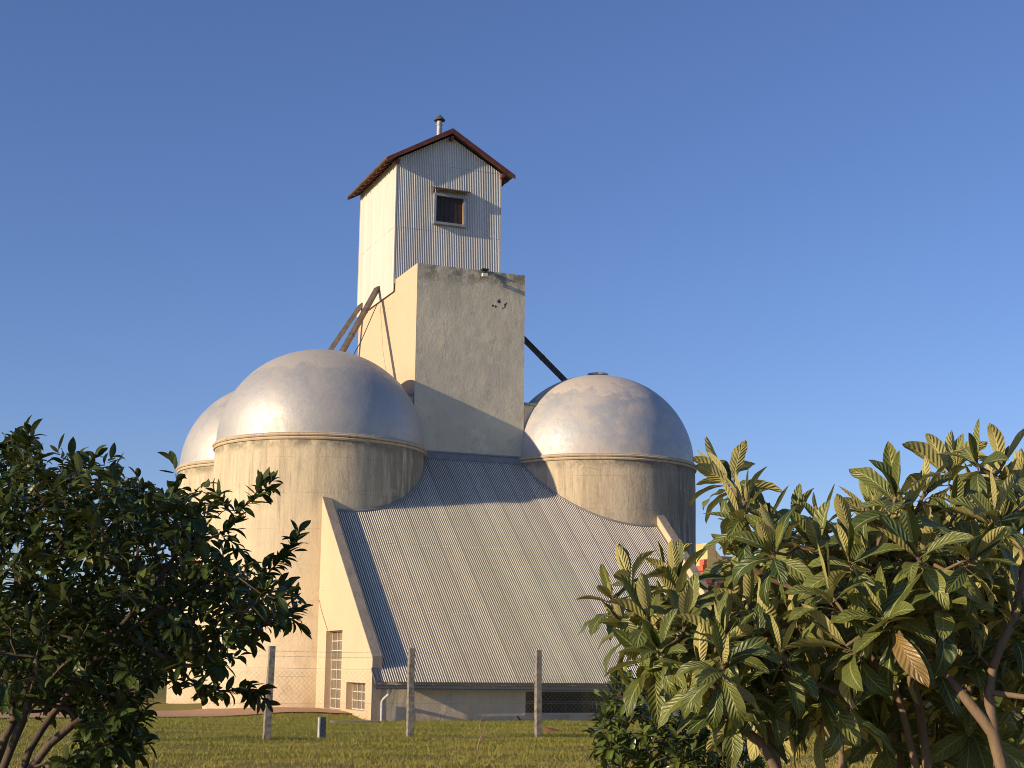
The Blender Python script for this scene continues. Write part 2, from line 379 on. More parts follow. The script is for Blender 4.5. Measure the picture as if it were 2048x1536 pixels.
def bark_mat(name, a, b):
    t = NT(name); n = t.noise(9, 7, .7, stretch=(1, 1, .5)); m_ = t.noise(3, 5, .6)
    c = t.mix(t.ramp(n, .35, .65), a, b); c = t.mix(t.m('MULTIPLY', t.ramp(m_, .5, .65), .4), c, [x*1.5 for x in b])
    t.set(Base_Color=c, Roughness=.85, Normal=t.bump(n, .012)); return t.mat
M['bark_loquat'] = bark_mat('loquat_bark', (.15,.10,.06), (.23,.155,.09))
M['bark_dark'] = bark_mat('dark_bark', (.07,.05,.034), (.13,.09,.06))

# ------------------------------------------------------------------ setting: ground, dirt path
def gz(x, y):
    """ground height: level lawn, a low bank against the left wall of the lean-to"""
    bx = np.clip((x+4.2)/3.2, 0, 1)*(x < 1.0); by = np.clip((y+.1)/3.0, 0, 1)
    nr = np.clip((60-np.hypot(x, y))/12, 0, 1); lawn = np.clip((-y-.2)/2, 0, 1)*nr
    roll = .020*(np.sin(x*1.7+np.sin(y*.9)*2)+np.sin(y*2.1+x*.6))+.012*np.sin(y*5.3+np.sin(x*1.1)*2)*np.sin(x*.8+1)
    return .185*bx*bx*(3-2*bx)*by*by*(3-2*by)+roll*lawn
ax = np.concatenate([-np.geomspace(4000, 62, 26), np.arange(-60, 60.1, .4), np.geomspace(62, 4000, 26)])
X, Y = np.meshgrid(ax, ax, indexing='ij'); Z = gz(X, Y)
n = len(ax); V = np.stack([X, Y, Z], -1).reshape(-1, 3)
ii, jj = np.meshgrid(np.arange(n-1), np.arange(n-1), indexing='ij'); q = (ii*n+jj).ravel()
g = np_mesh('lawn_ground', V, np.stack([q, q+n, q+n+1, q+1], -1), M['ground']); tag(g, kind='structure')

pb = MB(); px = np.linspace(-16, -.02, 60); rows_ = []
def path_edges(x):
    w = .12*math.sin(x*2.3)+.08*math.sin(x*5.1)
    near_ = np.interp(x, [-16, -6.2, -3.5, -1.6, 0], [2.2, 3.3, 3.5, 2.6, 1.9])+w*.6
    far_ = np.interp(x, [-16, -6.2, -3.6, 0], [7.0, 8.2, 9.5, 9.5])+w
    return near_, far_
vs = []
for x in px:
    a, b = path_edges(x)
    for k in range(9):
        y = a+(b-a)*k/8; vs.append((x, y, float(gz(np.array(x), np.array(y)))+.045))
pb.add(vs, [(i*9+k, (i+1)*9+k, (i+1)*9+k+1, i*9+k+1) for i in range(59) for k in range(8)])
tag(pb.build('dirt_path', M['dirt'], smooth=True), kind='structure')

# grass blades: one uncountable mass
N = 330000
az = rng.normal(0, .36, N).clip(-1.3, 1.3)+YAW; rr = np.sqrt(rng.uniform(17**2, 49**2, N))+rng.exponential(1.2, N)
gx = CAM.x+rr*np.sin(az); gy = CAM.y+rr*np.cos(az)
ins = (gx > -.05) & (gx < 13.3) & (gy > -.03)
ins |= np.hypot(gx-.8665, gy-10.075) < 3.95
pe = np.array([path_edges(x) for x in np.clip(gx, -16, 0)])
onp = (gx < 0) & (gy > pe[:, 0]+rng.normal(0, .15, N)) & (gy < pe[:, 1])
slab = (gx > -1.5) & (gx < .0) & (gy > -1.0) & (gy < -.3)
bare = (np.sin(gx*.9+2)*np.sin(gy*1.15+gx*.35)+.25*np.sin(gx*4.1+gy*2.3) > .72) & (rng.random(N) > .3)
keep = ~(ins | onp | slab | bare); gx, gy = gx[keep], gy[keep]; N = len(gx)
edge = ((gx > -1.5) & (gx < 13.5) & (gy > -.35)) | (np.hypot(gx-.87, gy-10.07) < 4.3)
tuft = np.sin(gx*1.3+np.sin(gy*1.7)*1.5)*np.sin(gy*1.9+gx*.4)
hh = (.024+.026*rng.random(N)+.02*np.clip(tuft, 0, 1))*(1+.8*(rng.random(N) > .97)+edge*rng.random(N)*1.2); ww = .006+.007*rng.random(N)
th = rng.uniform(0, 2*np.pi, N); lean = rng.normal(0, .8, (N, 2))
zb = gz(gx, gy)-.005
A = np.stack([gx-np.cos(th)*ww, gy-np.sin(th)*ww, zb], -1); B = np.stack([gx+np.cos(th)*ww, gy+np.sin(th)*ww, zb], -1)
C = np.stack([gx+lean[:, 0]*hh, gy+lean[:, 1]*hh, zb+hh+.018], -1)
V = np.stack([A, B, C], 1).reshape(-1, 3)
g = np_mesh('grass', V, np.arange(3*N).reshape(-1, 3), M['grass'], smooth=False, rnd=np.repeat(rng.random(N), 3))
tag(g, 'short green grass covering the lawn', 'grass', kind='stuff')

# ------------------------------------------------------------------ silos
SR, ZB, HD = 3.8493, 9.4333, 3.6563
def silo(cx, cy, wallm, domem, label, hatch=False, rib=None):
    root = empty('grain_silo', None, label, 'silo', 'domed silos around the tower')
    b = MB(); b.lathe(cx, cy, [(SR+.01*math.sin(i*.7), z) for i, z in enumerate(np.linspace(-.1, ZB-.02, 24))], 160)
    b.build('silo_wall', wallm, root, smooth=True)
    b = MB(); prof = [((SR-.03)*math.cos(t)**.96 if t < 1.5706 else .0, ZB+.08+HD*math.sin(t)) for t in np.linspace(0, math.pi/2, 44)]
    b.lathe(cx, cy, prof, 160); b.build('dome', domem, root, smooth=True)
    b = MB()
    P = []
    for z0, z1, r in ((-.14, -.05, .07), (-.03, .06, .10), (.06, .10, .05)):
        P += [(SR-.03, ZB+z0-.005), (SR+r*.7, ZB+z0), (SR+r, ZB+(z0+z1)/2), (SR+r*.7, ZB+z1), (SR-.03, ZB+z1+.005)]
    b.lathe(cx, cy, P, 160); b.build('cornice_band', M['band'], root, smooth=True, sharp=50)
    if hatch:
        b = MB(); z = ZB+HD+.02
        b.lathe(cx, cy, [(.34, z-.1), (.34, z+.10), (.42, z+.10), (.42, z+.17), (.05, z+.20), (.0, z+.20)], 32)
        b.build('hatch', M['chimney'], root, smooth=True, sharp=40)
    if rib:
        s, a1 = rib; b = MB()
        pts = [(cx+s*(SR+.06)*math.cos(t)*.985, cy-.17*(SR+.06)*math.cos(t), ZB+.05+(HD+.07)*math.sin(t)) for t in np.linspace(0, a1, 26)]
        b.tube(pts, .085, 8); b.build('dome_flashing', M['flash'], root, smooth=True)
    return root
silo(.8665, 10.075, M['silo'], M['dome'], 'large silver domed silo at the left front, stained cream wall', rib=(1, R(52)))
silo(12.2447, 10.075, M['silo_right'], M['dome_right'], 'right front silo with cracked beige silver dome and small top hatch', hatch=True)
silo(.8665, 17.591, M['silo'], M['dome'], 'partly hidden silver domed silo behind the large left one')
silo(12.2447, 17.591, M['silo_right'], M['dome_right'], 'silo at the back right, its dome hidden behind the right front silo and tower')

# ------------------------------------------------------------------ corrugated sheet
PITCH_C = .076
def corrugate(b, org, U, Vd, Nn, width, rows, amp=.0125, top=None, per=8, m=0, jit=.004):
    """sheets laid in rows along Vd; rows = [(v0, v1), ...] bottom to top; top(u) cuts the last row"""
    org, U, Vd, Nn = map(Vector, (org, U, Vd, Nn)); nc = int(width/PITCH_C*per)
    us = np.linspace(0, width, nc+1)
    for r, (v0, v1) in enumerate(rows):
        sh = np.floor(us/(PITCH_C*10)); tr = np.array([random.uniform(-1, 1) for _ in range(int(sh.max())+2)])
        orr = np.array([random.uniform(-1, 1) for _ in range(int(sh.max())+2)])
        f = us/(PITCH_C*10)-sh-.5
        off = amp*np.sin(2*np.pi*us/PITCH_C)+jit*tr[sh.astype(int)]*f*2+orr[sh.astype(int)]*jit*.4
        vs = []
        for side, v in ((0, v0), (1, v1)):
            for u, o in zip(us, off):
                vv = v if (top is None or side == 0) else min(v, top(u))
                if top is not None and side == 0: vv = min(v, top(u)-.001)
                k = o+(.005 if side == 0 else -.001)
                vs.append(org+U*u+Vd*vv+Nn*k)
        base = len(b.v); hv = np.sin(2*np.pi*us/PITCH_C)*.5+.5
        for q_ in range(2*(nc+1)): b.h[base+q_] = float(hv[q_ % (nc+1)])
        b.add(vs, [(i, i+1, nc+1+i+1, nc+1+i) for i in range(nc)], m)

# ------------------------------------------------------------------ elevator tower
X0, X1, Y0, Y1, ZT = 4.184, 8.649, 9.2055, 16.994, 16.7845
MX0, MX1, MY0, ZM, ZR = 4.11, 8.665, 11.945, 21.828, 23.12
tower = empty('elevator_tower', None, 'tall narrow concrete tower topped by a corrugated metal cabin', 'tower')
b = MB()
b.add([(X0,Y0,0),(X1,Y0,0),(X1,Y1,0),(X0,Y1,0),(X0,Y0,ZT),(X1,Y0,ZT),(X1,Y1,ZT),(X0,Y1,ZT)], [(0,1,5,4)], 0)
b.add([(X0,Y0,0),(X1,Y0,0),(X1,Y1,0),(X0,Y1,0),(X0,Y0,ZT),(X1,Y0,ZT),(X1,Y1,ZT),(X0,Y1,ZT)], [(3,0,4,7)], 1)
b.add([(X0,Y0,0),(X1,Y0,0),(X1,Y1,0),(X0,Y1,0),(X0,Y0,ZT),(X1,Y0,ZT),(X1,Y1,ZT),(X0,Y1,ZT)], [(1,2,6,5),(2,3,7,6),(4,5,6,7)], 0)
b.build('shaft_wall', [M['grey'], M['tower_side']], tower)
b = MB(); b.box(X0+.12, X1-.12, Y0+.12, MY0-.05, ZT+.002, ZT+.02); b.build('flat_roof', M['coping'], tower)
# joining block between the silos and the shaft
b = MB()
for xa, xb in ((2.3, X0-.003), (X1+.003, 10.9)):
    b = MB(); b.box(xa, xb, Y0+.12, 18.4, 0, 11.62); jw = b.build('joining_wall', M['grey'], tower)
    b = MB(); b.box(xa-.001 if xa > 8 else xa-.1, xb+.1 if xa > 8 else xb-.001, Y0+.04, 18.5, 11.625, 11.72); b.build('ledge', M['flash'], jw, bevel=.01)
# metal cabin walls
apx = (MX0+MX1)/2; sl = (ZR-ZM)/(apx-MX0)
b = MB()
topf = lambda u: ZM+sl*min(u, MX1-MX0-u)
corrugate(b, (MX0, MY0, 0), (1,0,0), (0,0,1), (0,-1,0), MX1-MX0, [(ZT-.15, 18.98), (18.98, 21.80), (21.80, 23.2)], top=topf)
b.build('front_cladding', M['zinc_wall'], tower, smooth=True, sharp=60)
b = MB()
corrugate(b, (MX0, Y1, 0), (0,-1,0), (0,0,1), (-1,0,0), Y1-MY0, [(16.295, 19.0), (19.0, ZM)], amp=.007)
b.build('side_cladding', M['zinc_side'], tower, smooth=True, sharp=60)
b = MB()
corrugate(b, (MX1, MY0, 0), (0,1,0), (0,0,1), (1,0,0), Y1-MY0, [(16.5, 19.0), (19.0, ZM)], per=6)
b.build('side_cladding', M['zinc_wall'], tower, smooth=True, sharp=60)
b = MB()
corrugate(b, (MX1, Y1, 0), (-1,0,0), (0,0,1), (0,1,0), MX1-MX0, [(16.5, 19.0), (19.0, 23.2)], top=topf, per=6)
b.build('rear_cladding', M['zinc_wall'], tower, smooth=True, sharp=60)
for x, y in ((MX0, MY0), (MX1, MY0), (MX0, Y1), (MX1, Y1)):
    b = MB(); b.box(x-.02, x+.02, y-.02, y+.02, 16.3 if x == MX0 else 16.8, ZM-.02); b.build('corner_trim', M['zinc_side'], tower)
# gable roof: tiles, boards, rafters
OV, EX = .30, .47; YF, YB = MY0-OV, Y1+.28
b = MB(); T = .10
for s in (-1, 1):
    xe = apx+s*(apx-MX0+EX); ze = ZR+.16-sl*(apx-MX0+EX)
    a = [(apx, YF, ZR+.16), (xe, YF, ze), (xe, YB, ze), (apx, YB, ZR+.16)]
    if s > 0: a = a[::-1]
    dn = [(x, y, z-.035) for x, y, z in a]
    b.add(a+dn, [(0,3,2,1) if s < 0 else (0,3,2,1), (4,5,6,7), (0,1,5,4), (1,2,6,5), (2,3,7,6), (3,0,4,7)])
cab_roof = b.build('cabin_roof', M['tile'], tower)
b = MB()      # rolls of the tiles, seen as a wavy edge from below
yy = YF+.1
while yy < YB:
    for s in (-1, 1):
        xe = apx+s*(apx-MX0+EX+.04); ze = ZR+.16-sl*(apx-MX0+EX+.04)
        b.tube([(apx+s*.02, yy, ZR+.165), (xe, yy, ze+.01)], .062, 6)
    yy += .19
b.build('tile_rolls', M['tile'], cab_roof, smooth=True)
for s in (-1, 1):
    xe = apx+s*(apx-MX0+EX+.05); ze = ZR+.13-sl*(apx-MX0+EX+.05)
    for y in (YF-.03, YB+.0):
        b = MB(); a = [(apx, y, ZR+.25), (xe, y, ze+.07), (xe, y, ze-.10), (apx, y, ZR+.03)]
        c = [(x, yy_+.03, z) for x, yy_, z in a]
        b.add(a+c, [(0,1,2,3),(4,7,6,5),(0,4,5,1),(1,5,6,2),(2,6,7,3),(3,7,4,0)])
        b.build('bargeboard', M['maroon'], cab_roof)
b = MB()
for x in (MX0+.0, MX1-.0, apx):
    z = ZR-.10-sl*abs(x-apx); b = MB(); b.box(x-.06, x+.06, YF+.02, MY0-.02, z-.13, z+.02); b.build('purlin', M['maroon'], cab_roof)
b = MB()
y = MY0+.3
while y < Y1:
    for s in (-1, 1):
        xa = apx+s*(apx-MX0+.03); xb = apx+s*(apx-MX0+EX-.04)
        za = ZR+.06-sl*abs(xa-apx); zb_ = ZR+.06-sl*abs(xb-apx)
        b = MB(); b.tube([(xa, y, za-.03), (xb, y, zb_-.03)], .05, 4); b.build('rafter', M['maroon'], cab_roof)
    y += .55
b = MB(); cx_, cy_ = 6.62, 14.0
b.lathe(cx_, cy_, [(.115, 22.7), (.115, 24.55)], 20); b.lathe(cx_, cy_, [(.12, 24.32), (.135, 24.33), (.135, 24.37), (.12, 24.38)], 20)
ch = b.build('flue_pipe', M['chimney'], tower, smooth=True, sharp=40)
b = MB(); b.lathe(cx_, cy_, [(.235, 24.55), (.245, 24.58), (.10, 24.74), (.03, 24.82), (.0, 24.83)], 24); b.lathe(cx_, cy_, [(.235, 24.55), (.0, 24.60)], 24)
for k in range(4):
    t = k*math.pi/2+.4; b.tube([(cx_+.11*math.cos(t), cy_+.11*math.sin(t), 24.5), (cx_+.16*math.cos(t), cy_+.16*math.sin(t), 24.58)], .008, 4)
b.build('flue_cap', M['cap'], ch, smooth=True, sharp=40)
# cabin window: frame, shutter, canopy
yf = MY0-.03
b = MB(); xa, xb, za, zb_ = 5.69, 7.085, 19.265, 20.565; fw = .105
b.box(xa, xb, yf-.14, yf+.02, zb_-fw, zb_); b.box(xa, xb, yf-.14, yf+.02, za, za+fw)
b.box(xa, xa+fw, yf-.138, yf+.02, za+fw, zb_-fw); b.box(xb-fw, xb, yf-.138, yf+.02, za+fw, zb_-fw)
wf = b.build('window_frame', M['frame_zinc'], tower, bevel=.008)
b = MB(); b.box(xa+fw, xb-fw, yf-.01, yf+.01, za+fw, zb_-fw)
for k in range(6): b.box(xa+fw+.02+k*.19, xa+fw+.185+k*.19, yf-.025, yf-.012, za+fw+.01, zb_-fw-.01)
b.build('shutter', M['shutter'], wf)
b = MB(); b.box(xb-fw-.02, xb-fw-.001, yf-.125, yf-.012, za+fw, zb_-fw);  b.build('reveal_board', simple('reveal_timber', (.32,.20,.13), .7), wf)
b = MB(); b.add([(5.62,yf,20.86),(7.22,yf,20.86),(7.22,yf-.30,20.72),(5.62,yf-.30,20.72),(5.62,yf,20.83),(7.22,yf,20.83),(7.22,yf-.30,20.69),(5.62,yf-.30,20.69)],
      [(0,3,2,1),(4,5,6,7),(3,0,4,7),(1,2,6,5),(2,3,7,6),(0,1,5,4)])
b.add([(5.66,yf,20.80),(5.66,yf-.27,20.72),(5.66,yf,20.55),(5.69,yf,20.80),(5.69,yf-.27,20.72),(5.69,yf,20.55)], [(0,1,2),(3,5,4),(0,2,5,3),(1,0,3,4),(2,1,4,5)])
b.build('window_canopy', M['wood'], tower)
# grain ducts
def duct(p0, p1, w, mat, name='grain_duct'):
    b = MB(); p0, p1 = Vector(p0), Vector(p1); d = p1-p0
    b.tube([p0, p1], w, 4)
    for k in (.3, .62): c = p0+d*k; e = d.normalized()*.025; b.tube([c-e, c+e], w*1.09, 4)
    b.tube([p0-d.normalized()*.10+Vector((.08 if d.x < 0 else -.08, 0, 0)), p0+d.normalized()*.05], [w*1.15, w*1.05], 4)
    return b.build(name, mat, tower)
duct((4.0, 13.85, 16.80), (1.55, 10.95, 12.90), .125, M['duct'])
duct((4.02, 16.30, 16.62), (1.8, 17.0, 12.85), .125, M['duct'])
duct((8.80, 13.2, 16.45), (11.75, 11.3, 12.80), .165, M['duct_dark'])
duct((8.80, 16.1, 16.45), (11.75, 17.2, 12.9), .165, M['duct_dark'])
b = MB(); b.tube([(4.05, 13.9, 16.2), (3.2, 13.2, 14.4), (2.3, 12.2, 13.0), (1.9, 11.6, 12.5)], .018, 5); b.build('stay_cable', M['black'], tower)
# floodlight on the parapet
b = MB(); b.box(6.80, 7.06, Y0-.16, Y0+.06, ZT+.005, ZT+.055); b.box(6.90, 6.94, Y0-.13, Y0-.10, ZT-.2, ZT+.005)
b.box(6.90, 6.94, Y0-.10, Y0-.003, ZT-.08, ZT-.05)
lamp = b.build('lamp_bracket', M['black'], tower)
b = MB(); b.box(6.76, 6.98, Y0-.28, Y0-.13, ZT-.29, ZT-.17); b.build('floodlight', M['lamp'], lamp, bevel=.012)
b = MB(); b.tube([(8.70, 10.6, 12.35), (8.95, 10.6, 12.35)], .16, 10); b.build('vent_stub', M['black'], tower, smooth=True, sharp=40)
# broken render: spalls on the front of the shaft
for cx_, cz, r in ((7.55, 15.62, .085), (7.82, 15.50, .05), (7.30, 15.42, .045), (7.42, 15.40, .04), (7.80, 15.42, .03), (7.72, 15.36, .03), (7.86, 15.58, .03)):
    b = MB(); pts = []
    for k in range(11):
        t = 2*math.pi*k/11; q_ = r*random.uniform(.6, 1.15); pts.append((cx_+q_*math.cos(t), Y0-.004, cz+q_*1.25*math.sin(t)))
    b.add(pts, [tuple(range(11))]); b.build('broken_render_patch', M['spall'], tower)

# ------------------------------------------------------------------ lean-to hall
W, TH, Z1, SL, YP, EA = 13.1951, .3032, 1.8583, .8536, 6.42, .3416
hall = empty('lean_to_hall', None, 'low hall with a long sloping corrugated roof in front of the silos', 'building')
zr = lambda y: Z1-EA+SL*y
# side walls with openings (left wall: tall window and small window)
def wall_x(b, x0, x1, holes, m_out=0):
    """side wall between x0 and x1, polygonal top Z1+SL*y, rectangular holes [(y0,y1,z0,z1)]"""
    ys = sorted({0.0, YP}|{h[0] for h in holes}|{h[1] for h in holes})
    for a, c in zip(ys[:-1], ys[1:]):
        hs = [h for h in holes if h[0] <= a+1e-6 and h[1] >= c-1e-6]
        segs = []
        if hs: segs = [((-.1, -.1), (hs[0][2],)*2), ((hs[0][3],)*2, (Z1+SL*a, Z1+SL*c))]
        else: segs = [((-.1, -.1), (Z1+SL*a, Z1+SL*c))]
        for (l0, l1), (h0, h1) in segs:
            for x, flip in ((x0, 0), (x1, 1)):
                v = [(x, a, l0), (x, c, l1), (x, c, h1), (x, a, h0)]
                b.add(v, [(3,2,1,0) if not flip else (0,1,2,3)], m_out)
    for y0, y1, z0, z1 in holes:
        v = [(x0,y0,z0),(x0,y1,z0),(x0,y1,z1),(x0,y0,z1),(x1,y0,z0),(x1,y1,z0),(x1,y1,z1),(x1,y0,z1)]
        b.add(v, [(0,1,5,4),(1,2,6,5),(2,3,7,6),(3,0,4,7)], m_out)
TW = (3.33, 5.26, .235, 2.734); SW = (.66, 2.70, .285, 1.115)
b = MB(); wall_x(b, 0, TH, [TW, SW]); b.build('side_wall', M['cream'], hall)
b = MB(); wall_x(b, W-TH, W, []); b.build('side_wall', M['cream'], hall)
for xa in (0, W-TH):     # sloping
    b = MB()
    b.add([(xa-.003,0,Z1),(xa+TH+.003,0,Z1),(xa+TH+.003,YP,Z1+SL*YP),(xa-.003,YP,Z1+SL*YP),(xa-.003,0,Z1+.05),(xa+TH+.003,0,Z1+.05),(xa+TH+.003,YP,Z1+SL*YP+.05),(xa-.003,YP,Z1+SL*YP+.05)],
          [(4,5,6,7),(0,1,5,4),(3,0,4,7),(1,2,6,5),(0,3,2,1)])
    b.add([(xa,-.004,-.1),(xa+TH,-.004,-.1),(xa+TH,-.004,Z1+.02),(xa,-.004,Z1+.02)], [(0,1,2,3)])
    b.build('coping', M['coping'], hall)
# front wall with the long low window
FW = (4.96, 8.7, .24, .893)
b = MB()
def fwall(xa, xb, za, zb_): b.box(xa, xb, .02, .25, za, zb_)
fwall(TH+.002, FW[0], -.1, 1.35); fwall(FW[1], W-TH-.002, -.1, 1.35); fwall(FW[0], FW[1], -.1, FW[2]); fwall(FW[0], FW[1], FW[3], 1.35)
b.build('front_wall', M['front'], hall)
b = MB(); b.box(FW[0]-.05, FW[1]+.05, -.035, .018, FW[2]-.06, FW[2]-.002); b.build('window_sill', M['front'], hall)
b = MB(); b.box(FW[0], FW[1], .17, .185, FW[2], FW[3]); gl = b.build('low_window', M['glass_dark'], hall)
b = MB(); k = FW[0]
while k <= FW[1]+.01: b.box(k-.012, k+.012, .14, .168, FW[2], FW[2]+.28 if 0 else FW[3]-.30); k += .467
b.box(FW[0], FW[1], .138, .166, FW[3]-.32, FW[3]-.295); b.box(FW[0], FW[1], .138, .166, FW[2], FW[2]+.03); b.box(FW[0], FW[0]+.03, .137, .166, FW[2], FW[3])
b.build('window_bars', simple('window_bar_grey', (.10,.10,.10), .5), gl)
def side_window(name, h, cols, rws, depth=.24):
    y0, y1, z0, z1 = h
    b = MB(); b.box(depth, depth+.015, y0, y1, z0, z1); g_ = b.build(name, M['glass'], hall)
    b = MB(); t = .016
    for i in range(cols+1):
        y = y0+.02+(y1-y0-.04)*i/cols; b.box(depth-.03, depth-.003, y-t, y+t, z0, z1)
    for i in range(rws+1):
        z = z0+.02+(z1-z0-.04)*i/rws; b.box(depth-.033, depth-.006, y0, y1, z-t, z+t)
    b.build('window_grid', M['grid'], g_)
    return g_
side_window('tall_window', TW, 3, 8); side_window('small_window', SW, 4, 3)
b = MB(); b.tube([(-.02, 6.38, 3.80), (-.02, 6.25, 3.78), (-.02, 6.03, 3.53), (-.02, 5.7, 3.25), (-.02, 5.4, 3.01), (-.02, 5.1, 2.78), (.06, 5.0, 2.66), (.14, 5.0, 2.3)], .011, 5)
b.build('wall_cable', M['wire'], hall)
# corrugated roof
b = MB(); sd = Vector((0, 1, SL)).normalized(); nn = Vector((0, -SL, 1)).normalized(); Lm = math.hypot(1, SL)
r0 = (TH+.004, 0, Z1-EA)
corrugate(b, r0, (1,0,0), sd, nn, W-2*TH-.008, [(-.42*Lm, 2.11*Lm), (2.11*Lm, 4.86*Lm), (4.86*Lm, 7.4*Lm), (7.4*Lm, 9.19*Lm)], amp=.0145, jit=.005)
corrugate(b, (.02, 0, Z1-EA), (1,0,0), sd, nn, TH-.02, [(-.42*Lm, -.012*Lm)], amp=.0125)
corrugate(b, (W-TH+.004, 0, Z1-EA), (1,0,0), sd, nn, TH-.02, [(-.42*Lm, -.012*Lm)], amp=.0125)
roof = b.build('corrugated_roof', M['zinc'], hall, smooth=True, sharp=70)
for xa in (-.03, W+.0):
    b = MB(); c = [(xa, -.45, zr(-.45)+.05), (xa, -.01, zr(0)+.06), (xa, -.01, zr(0)-.05), (xa, -.45, zr(-.45)-.07)]
    b.add(c+[(x+.05, y, z) for x, y, z in c], [(0,3,2,1),(4,5,6,7),(0,1,5,4),(1,2,6,5),(2,3,7,6),(3,0,4,7)])
    if xa < 0: b.add([(-.03,-.45,zr(-.45)+.05),(.13,-.45,zr(-.45)+.05),(.13,-.01,zr(0)+.06),(-.03,-.01,zr(0)+.06)], [(0,1,2,3)])
    b.build('verge_flashing', M['gutter'], roof)
# flashing where the roof meets silos, shaft
for cx_, s in ((.8665, 1), (12.2447, -1)):
    b = MB(); pts = []
    for t in np.linspace(-math.pi/2-.25, .35, 40):
        a = t if s > 0 else math.pi-t
        x = cx_+(SR+.02)*math.cos(a); y = 10.075+(SR+.02)*math.sin(a)
        if y < 9.15 and TH+.03 < x < W-TH-.03: pts.append((x, y, zr(y)+.03))
    b.tube(pts, .045, 6)
    b.build('silo_flashing', M['flash'], roof, smooth=True)
b = MB(); b.add([(X0-.25,Y0-.02,zr(Y0)+.16),(X1+.2,Y0-.02,zr(Y0)+.16),(X1+.2,Y0-.18,zr(Y0-.18)+.03),(X0-.25,Y0-.18,zr(Y0-.18)+.03)], [(3,2,1,0)])
b.tube([(X0-.1, Y0-.03, zr(Y0)+.17), (X1+.1, Y0-.03, zr(Y0)+.165)], .035, 6)
b.build('shaft_flashing', M['flash'], roof)
b = MB()
for s in (0, 1):
    xa = TH+.004 if s == 0 else W-TH-.09
    v = [(xa, .0, zr(0)+.024), (xa+.085, 0, zr(0)+.024), (xa+.085, YP, zr(YP)+.024), (xa, YP, zr(YP)+.024)]
    if s == 1: b.add(v, [(0,1,2,3)])
b.build('mortar_fillet', M['coping'], roof)
# gutter and downpipe
b = MB(); zg = 1.035; prof = [(-.41,.05),(-.41,-.055),(-.435,-.085),(-.56,-.085),(-.585,-.06),(-.585,.03),(-.60,.04),(-.575,.045),(-.57,-.05),(-.55,-.07),(-.44,-.07),(-.425,-.05),(-.425,.05)]
vs = [(x, y, zg+z+(.006*math.sin(x*.8))) for x in np.linspace(-.06, W+.06, 40) for y, z in prof]; np_ = len(prof)
b.add(vs, [(i*np_+k, i*np_+(k+1) % np_, (i+1)*np_+(k+1) % np_, (i+1)*np_+k) for i in range(39) for k in range(np_)]+[tuple(range(np_)), tuple(39*np_+k for k in range(np_))[::-1]])
gut = b.build('gutter', M['gutter'], hall)
b = MB(); b.tube([(.42,-.50,.96),(.42,-.48,.88),(.40,-.40,.80),(.33,-.14,.66),(.30,-.09,.58),(.30,-.09,0)], .045, 12)
b.build('downpipe', M['pipe'], gut, smooth=True, sharp=60)
b = MB()
x = .6
while x < W: b = MB(); b.box(x-.012, x+.012, -.59, -.40, zg+.05, zg+.058); b.build('gutter_bracket', M['pipe'], gut); x += 1.15

# ------------------------------------------------------------------ fence
fence = empty('chain_link_fence', None, 'chain link fence on concrete posts crossing the lawn', 'fence')
FY = lambda x: -9.95-.045*(x+2)*0+.07*x*.3
posts = [(-18.5,.0,2.05),(-15.2,.0,2.03),(-11.9,.02,2.05),(-8.75,.01,2.04),(-5.48,.045,2.05),(-2.13,-.01,2.05),(1.10,-.015,2.05),(4.40,.0,2.03),(7.70,.02,2.05),(11.0,.0,2.04),(14.3,.01,2.05),(17.6,.0,2.05)]
for x, lean_, h in posts:
    b = MB(); y = FY(x); w = .075; vs = []; nz = 14
    for i in range(nz+1):
        z = -.1+(h+.1)*i/nz; k = 1-.12*i/nz
        ox = lean_*max(0, min(1, z/1.6))+random.uniform(-.004, .004)
        for sx, sy in ((-1,-1),(1,-1),(1,1),(-1,1)): vs.append((x+ox+sx*w*k+random.uniform(-.003,.003), y+sy*w*k, z))
    b.add(vs, [(i*4+k, i*4+(k+1)%4, (i+1)*4+(k+1)%4, (i+1)*4+k) for i in range(nz) for k in range(4)]+[(nz*4,nz*4+1,nz*4+2,nz*4+3)])
    b.build('post', M['post'], fence, bevel=.008)
b = MB(); dz = .085; H = 1.52; xs, xe = -18.5, 17.6
x = xs-H
while x < xe:
    for s in (1, -1):
        a, c = (x, x+H-.04) if s > 0 else (x+H-.04, x)
        z0, z1 = .04, H
        pa = [a, z0]; pc = [c, z1]
        lo, hi = min(a, c), max(a, c)
        if lo < xs or hi > xe:
            continue
        b.tube([(pa[0], FY(pa[0])+.065, z0), (pc[0], FY(pc[0])+.065, z1)], .0017, 3, cap=False)
    x += dz*1.35
b.build('wire_mesh', M['wire'], fence)
b = MB()
for z, r in ((1.57,.003),(1.83,.003),(1.94,.003),(.05,.003),(.8,.0025)):
    pts = [(x, FY(x)+.063, z-.012*math.sin(math.pi*((x-xs) % 3.28)/3.28)) for x in np.linspace(xs, xe, 80)]; b.tube(pts, r, 3)
    if z > 1.6:
        x = xs+.2
        while x < xe: b.tube([(x-.012, FY(x)+.063, z-.03), (x+.012, FY(x)+.063, z+.02)], .0022, 3); x += .14
b.build('strand_wires', M['wire'], fence)

